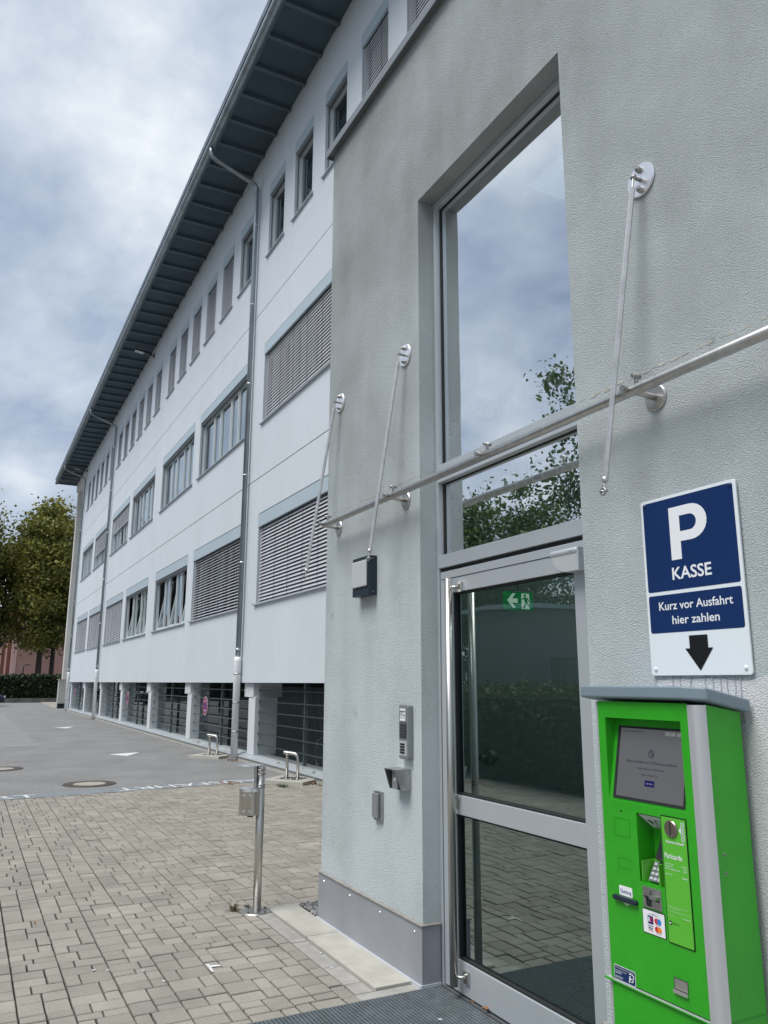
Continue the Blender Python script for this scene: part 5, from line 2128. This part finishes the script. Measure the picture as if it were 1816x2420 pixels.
# cigarette ends and crumbs
m = MB()
for (x, y) in ((-5.08, .87), (-5.12, .80), (-4.78, 1.12), (-4.80, 2.06), (-4.55, 2.02), (-4.98, 1.05), (-6.1, 1.2), (-3.66, 2.2)):
    a = random.uniform(0, 3)
    m.tube([(x, y, .005), (x + .02 * math.cos(a), y + .02 * math.sin(a), .005)], .0035, 6)
m.build('cigarette_ends', M['signwhite'], kind='stuff', label='pale cigarette ends dropped on the paving')
m = MB()
m.add([(-4.93, 1.40, .0045), (-4.80, 1.395, .0045), (-4.78, 1.408, .0045), (-4.92, 1.418, .0045)], [(0, 1, 2, 3)])
m.add([(-4.90, 1.40, .0047), (-4.87, 1.40, .0047), (-4.86, 1.47, .0047), (-4.885, 1.47, .0047)], [(0, 1, 2, 3)])
m.build('paint_splash', M['roadpaint'], paving, label='small white paint mark on the stones')


# no-parking signs on the grating
def no_parking(x, label, r=.225):
    t = thing('no_parking_sign', label, 'traffic sign', (x, 5.40, 1.025), group='round no parking signs on the garage grating')
    q = MB()
    q.lathe([(0, -.004), (r, -.004), (r, .0)], (0, 0, 0), 40, 'y')
    q.build('sign_plate', M['white'], t)
    q = MB()
    def rg(ro, ri, y):
        for k in range(40):
            a0, a1 = 2 * math.pi * k / 40, 2 * math.pi * (k + 1) / 40
            q.quad((ro * math.cos(a0), y, ro * math.sin(a0)), (ro * math.cos(a1), y, ro * math.sin(a1)), (ri * math.cos(a1), y, ri * math.sin(a1)), (ri * math.cos(a0), y, ri * math.sin(a0)))
    rg(r * .95, r * .76, -.0055)
    for s in (1, -1):
        w_ = r * .085
        c, d = r * .56, w_ * .707
        q.quad((-c - d, -.0062, s * -c + s * d), (-c + d, -.0062, s * -c - s * d), (c + d, -.0062, s * c - s * d), (c - d, -.0062, s * c + s * d))
    q.build('red_ring_and_cross', M['signred'], t)
    q = MB()
    q.lathe([(0, -.0048), (r * .77, -.0048), (r * .77, -.004)], (0, 0, 0), 36, 'y')
    q.build('blue_field', M['signblue2'], t)
    q = MB()
    for zc in (.115, -.115):
        q.quad((-.05, -.0068, zc - .012), (.03, -.0068, zc - .012), (.03, -.0068, zc + .012), (-.05, -.0068, zc + .012))
        q.add([(.03, -.0068, zc - .03), (.065, -.0068, zc), (.03, -.0068, zc + .03)], [(0, 1, 2)])
    q.build('white_arrow', M['white'], t)


no_parking(-20.15, 'red and blue round no parking sign in the second bay left of the downpipe')
no_parking(-31.05, 'red and blue round no parking sign beyond the vertical facade joint')
no_parking(-47.3, 'faint round no parking sign at the far end of the grating')


# floodlights under the eaves
def flood(x, label):
    t = thing('floodlight', label, 'floodlight', (x, YF, 14.02), group='floodlights under the eaves')
    q = MB()
    q.tube([(0, 0, 0), (0, -.22, .02)], .022, 8)
    q.box(-.05, .05, -.03, -.001, -.08, .08)
    q.build('arm', M['lampbox'], t)
    q = MB()
    q.prism([(-.75, .07), (-.20, .00), (-.20, .06), (-.75, .11)], lambda p: (-.13, p[0], p[1]), lambda p: (.13, p[0], p[1]))
    q.build('lamp_head', M['lampbox'], t)
    q = MB()
    q.quad((-.11, -.74, .066), (.11, -.74, .066), (.11, -.42, .025), (-.11, -.42, .025))
    q.build('lens', M['diffuser'], t)


flood(-29.65, 'flat floodlight under the middle of the eaves')
flood(-49.0, 'flat floodlight under the far end of the eaves')


# cars
def car(name, label, loc, rz, paint):
    t = thing(name, label, 'car', loc, rz)
    secs = [(-2.15, .62, .35, .62), (-2.05, .80, .24, .78), (-1.3, .88, .20, .92), (-.3, .90, .20, .95), (.9, .90, .20, .93), (1.7, .86, .22, .80), (2.05, .76, .26, .62), (2.15, .60, .36, .52)]
    m = MB()
    vs, n = [], 8
    for x, hw, zb, zt in secs:
        zm = (zb + zt) / 2
        vs += [(x, -hw * .93, zb), (x, -hw, zm), (x, -hw * .94, zt), (x, -hw * .6, zt + .03), (x, hw * .6, zt + .03), (x, hw * .94, zt), (x, hw, zm), (x, hw * .93, zb)]
    fs = []
    for i in range(len(secs) - 1):
        for k in range(n):
            fs.append((i * n + k, i * n + (k + 1) % n, (i + 1) * n + (k + 1) % n, (i + 1) * n + k))
    fs += [tuple(range(n - 1, -1, -1)), tuple((len(secs) - 1) * n + k for k in range(n))]
    m.add(vs, fs, True)
    m.build('body', paint, t)
    m = MB()
    top = [(-1.75, .70, .95), (-1.15, .62, 1.36), (-.4, .64, 1.45), (.3, .62, 1.40), (1.15, .72, .96)]
    vs = []
    for x, hw, z in top:
        vs += [(x, -hw, z), (x, hw, z)]
    base = [(-1.8, .8, .90), (1.2, .8, .90)]
    vs += [(-1.8, -.8, .9), (-1.8, .8, .9), (1.2, -.8, .9), (1.2, .8, .9)]
    m.add(vs, [(2, 3, 5, 4), (4, 5, 7, 6)], True)
    m.m = 1
    m.add(vs, [(0, 1, 3, 2), (6, 7, 9, 8), (10, 0, 2, 4, 6, 8, 12), (11, 13, 9, 7, 5, 3, 1)])
    m.build('cabin', [paint, M['carglass']], t)
    for x in (-1.3, 1.32):
        for y in (-.80, .80):
            m = MB()
            m.lathe([(.0, -.09), (.2, -.10), (.30, -.10), (.32, -.06), (.32, .06), (.30, .10), (.2, .10), (0, .09)], (x, y, .32), 20, 'y')
            w_ = m.build('wheel', M['tyre'], t)
            m = MB()
            m.lathe([(0, -.105), (.19, -.104), (.19, .104), (0, .105)], (x, y, .32), 16, 'y')
            m.build('rim', M['steel_dull'], w_)
    for y in (-.58, .58):
        m = MB()
        m.box(2.02, 2.13, y - .14, y + .14, .56, .66)
        m.build('headlight', M['diffuser'], t, bevel=.02)
    return t


car('parked_car', 'pale silver car parked in the garage behind the grating', (-25.3, 7.0, -0.70), R(8), M['carwhite'])
car('parked_car', 'dark navy car just visible at the left edge in front of the far hedge', (-60.5, 0.38, 0), R(88), M['carnavy'])

# bicycle behind the near grating
bk = thing('bicycle', 'dark bicycle leaning in the garage behind the nearest wire grating', 'bicycle', (-14.6, 6.6, -0.7), R(12))
for x in (-.5, .5):
    m = MB()
    m.tube([(x + .33 * math.cos(R(k * 15)), 0, .9 + .33 * math.sin(R(k * 15))) for k in range(25)], .018, 6, False)
    for k in range(0, 360, 30):
        m.tube([(x, 0, .9), (x + .33 * math.cos(R(k)), 0, .9 + .33 * math.sin(R(k)))], .003, 4, False)
    m.build('wheel', M['steel_dull'], bk)
m = MB()
for a, b in (((-.5, .9), (-.1, .88)), ((-.1, .88), (.32, 1.38)), ((-.2, 1.4), (.32, 1.38)), ((-.1, .88), (-.22, 1.5)), ((-.5, .9), (-.2, 1.4)), ((.5, .9), (.30, 1.55))):
    m.tube([(a[0], 0, a[1]), (b[0], 0, b[1])], .016, 8)
m.build('frame', M['blue'], bk)
m = MB()
m.box(-.34, -.10, -.06, .06, 1.5, 1.56)
m.build('saddle', M['black'], bk, bevel=.02)
m = MB()
m.tube([(.30, -.26, 1.58), (.30, .26, 1.58)], .014, 8)
m.build('handlebar', M['black'], bk)
m = MB()
m.box(-.9, .9, -.25, .25, .0, .56)
m.build('rack_block', M['inner_dark'], bk)


# ================================================================== VEGETATION AND BACKGROUND
def leaf_mesh(name, centers, sizes, mt, flat=0.0):
    n = len(centers)
    nrm = rng.normal(size=(n, 3))
    nrm[:, 2] = np.abs(nrm[:, 2]) + 0.3
    nrm /= np.linalg.norm(nrm, axis=1)[:, None]
    t = np.cross(nrm, rng.normal(size=(n, 3)))
    t /= np.linalg.norm(t, axis=1)[:, None]
    b = np.cross(nrm, t)
    s = sizes[:, None]
    # five-point leaf: base, two shoulders, two lobes, tip
    bend = nrm * s * rng.uniform(-.25, .25, size=(n, 1))
    P = np.stack([centers - t * s * .5, centers - t * s * .05 + b * s * .48 + bend, centers + t * s * .55 + b * s * .12, centers + t * s * .5 - b * s * .2, centers - b * s * .5 + bend], 1)
    me = bpy.data.meshes.new(name)
    me.vertices.add(n * 5)
    me.vertices.foreach_set('co', P.reshape(-1).astype(np.float32))
    me.loops.add(n * 5)
    me.loops.foreach_set('vertex_index', np.arange(n * 5, dtype=np.int32))
    me.polygons.add(n)
    me.polygons.foreach_set('loop_start', np.arange(0, n * 5, 5, dtype=np.int32))
    me.polygons.foreach_set('loop_total', np.full(n, 5, dtype=np.int32))
    me.materials.append(mt)
    me.update(calc_edges=True)
    me.validate()
    return me


def tree(loc, h, rx, ry, rz_, zc, trunk_r, label, mt, n=9000, leaf=.34, seed=1, clumps=90, tight=.26, name='maple_tree', group=None):
    g = np.random.default_rng(seed)
    t = thing(name, label, 'tree', loc, 0, group)
    q = MB()
    top = zc + rz_ * .45
    bend = g.normal(size=2) * .25
    spine = [(bend[0] * (z / top) ** 2, bend[1] * (z / top) ** 2, z) for z in np.linspace(0, top, 7)]
    q.tube(spine, [trunk_r * (1 - .75 * i / 6) for i in range(7)], 10)
    ctr = []
    for i in range(clumps):
        v = g.normal(size=3)
        v /= np.linalg.norm(v)
        r_ = g.uniform(.35, 1.0) ** .6
        wob = 1 + .18 * math.sin(3.1 * v[0] + seed) + .15 * math.sin(4.3 * v[1] - seed) + .12 * math.sin(5 * v[2])
        ctr.append(np.array([rx, ry, rz_]) * v * r_ * wob + [0, 0, zc])
    ctr = np.array(ctr)
    for i in range(0, clumps, 4):                       # limbs reach the clumps
        c = ctr[i]
        k = int(g.integers(2, 6))
        s = np.array(spine[k])
        if c[2] < s[2] - .5:
            continue
        mid = (s + c) / 2 + [0, 0, .08 * np.linalg.norm(c - s)]
        r0 = trunk_r * .30
        q.tube([s, mid, c], [r0, r0 * .6, r0 * .2], 6)
    q.build('trunk', M['bark'], t)
    per = n // clumps
    cs_, ss = [], []
    for c in ctr:
        sp = g.uniform(.55, 1.15) * min(rx, ry) * tight
        pts = c + g.normal(size=(per, 3)) * [sp, sp, sp * .75]
        cs_.append(pts)
        ss.append(g.uniform(.6, 1.25, size=per) * leaf)
    link('crown', leaf_mesh('crown', np.concatenate(cs_), np.concatenate(ss), mt), t)
    return t


FT = 'trees behind the far hedge'
tree((-80, 5.8, 0), 20, 3.6, 3.0, 7.4, 12.2, .30, 'tall autumn tinted tree with dark trunk closest to the building end', M['leaf_far'], 24000, .27, 4, 95, group=FT)
tree((-81, 7.0, 0), 16, 3.2, 3.2, 5.6, 10.6, .26, 'second dark trunk with olive foliage close to the building end', M['leaf_far'], 12000, .27, 9, 70, group=FT)
tree((-80, -1.6, 0), 18, 3.4, 3.3, 6.2, 12.0, .30, 'autumn tree cut by the left edge of the picture', M['leaf_far'], 20000, .27, 6, 90, group=FT)
tree((-85, 2.4, 0), 15, 3.8, 3.6, 5.2, 10.6, .28, 'lower tree filling the gap between the two tall crowns', M['leaf_far'], 15000, .28, 12, 85, group=FT)


def hedge(label, x0, x1, y0, y1, z0, z1, mt, n, leaf):
    t = thing('hedge', label, 'hedge', ((x0 + x1) / 2, (y0 + y1) / 2, 0))
    q = MB()
    q.box(x0 + .15, x1 - .15, y0 + .15, y1 - .15, z0, z1 - .12)
    at(t, q.build('hedge_core', mat('hedge_twigs', (.012, .016, .008), .95), t))
    ax, ay, az = x1 - x0, y1 - y0, z1 - z0
    areas = np.array([ay * az, ay * az, ax * az, ax * az, ax * ay])
    f = rng.choice(5, n, p=areas / areas.sum())
    u = rng.uniform(size=(n, 3))
    P = np.array([x0, y0, z0]) + u * [ax, ay, az]
    for k, (i, v) in enumerate(((0, x0), (0, x1), (1, y0), (1, y1), (2, z1))):
        P[f == k, i] = v
    P += rng.normal(size=(n, 3)) * .06 + .05 * np.sin(P[:, [1, 0, 0]] * 2.3)
    at(t, link('foliage', leaf_mesh('foliage', P, rng.uniform(.6, 1.2, n) * leaf, mt), t))
    return t


hedge('clipped dark hedge on a low wall at the far end of the yard', -72.6, -71.4, -12, 22, .28, 2.12, M['leaf_hedge'], 16000, .20)
wl = MB()
for i in range(17):
    wl.box(-71.5, -71.2, -12 + i * 2.0 + .008, -10 + i * 2.0 - .008, -.05, .31)
tag(wl.build('garden_wall', M['hedgewall']), 'low weathered concrete wall under the far hedge', 'wall')
m = MB()
m.quad((-71.2, 5.55, .002), (-71.2, 9.5, .002), (-54.3, 9.0, .002), (-54.3, 5.02, .002))
m.build('side_path', M['paver'], kind='structure')

pk = thing('pink_building', 'salmon pink building with pale pilasters behind the trees', 'building', (-96, 10, 0))
m = MB()
m.box(-112, -95, 4.6, 34, 0, 9.0)
at(pk, m.build('plain_wing', M['pink'], pk))
m = MB()
m.box(-112, -96.2, -14, 4.59, 0, 9.4)
at(pk, m.build('long_wing', M['pink'], pk))
m = MB()
m.box(-96.0, -94.96, 4.1, 4.62, 0, 9.05)
at(pk, m.build('corner_pier', M['pink_lt'], pk))
for y in np.arange(-13, 4.0, .55):
    m = MB()
    m.box(-96.2, -95.9, y, y + .2, 0, 9.0)
    at(pk, m.build('pilaster', M['pink_lt'], pk))

lp = thing('lamp_post', 'thin dark lamp post with bent head behind the far hedge', 'lamp post', (-75, 4.26, 0))
m = MB()
m.tube([(0, 0, 0), (0, 0, 2.8), (0, .05, 2.96), (0, .16, 3.02), (0, .30, 3.02)], .045, 8)
m.build('pole', M['lampbox'], lp)
m = MB()
m.box(-.07, .07, .28, .52, 2.98, 3.05)
m.build('lamp_head', M['lampbox'], lp)

# --- across the street, seen only in the glass
hedge('waist high street hedge opposite the entrance seen in the door glass', -32, -8.6, -5.2, -3.4, 0, 1.45, M['leaf_hedge2'], 30000, .075)
sh = thing('grey_shed', 'grey clad shed opposite the entrance seen in the door glass', 'shed', (-20, -8, 0))
m = MB()
m.box(-17.4, -15.2, -8.6, -6.6, 0, 3.35)
at(sh, m.build('wall', M['shed'], sh))
m = MB()
m.box(-17.6, -15.0, -8.8, -6.4, 3.355, 3.45)
at(sh, m.build('roof', M['coverplate'], sh))
fc = thing('steel_fence', 'grey vertical bar fence opposite the entrance seen in the door glass', 'fence', (-20, -7.2, 0))
m = MB()
for z in (.3, 2.15):
    m.box(-40, -17.6, -7.22, -7.18, z, z + .05)
    m.box(-15.0, -4, -7.22, -7.18, z, z + .05)
at(fc, m.build('fence_rail', M['fencegrey'], fc))
m = MB()
for x in np.arange(-40, -4, .125):
    if -17.6 < x < -15.0:
        continue
    m.box(x, x + .06, -7.21, -7.19, .05, 2.15)
at(fc, m.build('fence_bars', M['fencegrey'], fc, kind='stuff'))
GT = 'maples across the street seen in the glass'
tree((-14.9, -12.5, 0), 12, 3.2, 3.2, 4.2, 7.2, .24, 'green maple with spreading crown seen at the right of the upper glass', M['leaf_green'], 40000, .12, 21, 170, tight=.15, group=GT)
tree((-23.2, -12.0, 0), 11, 3.0, 2.8, 3.6, 5.2, .24, 'green maple seen low in the upper door glass', M['leaf_green'], 30000, .12, 25, 120, tight=.15, group=GT)
tree((-10.0, -13.5, 0), 11, 3.6, 3.4, 4.2, 7.6, .24, 'green maple hidden beside the tall glass reflection', M['leaf_green'], 12000, .22, 29, 100, group=GT)
tree((-34, -13.5, 0), 11, 4.2, 3.6, 4.0, 6.0, .24, 'green maple far along the street seen in the office windows', M['leaf_green'], 12000, .25, 33, 100, group=GT)
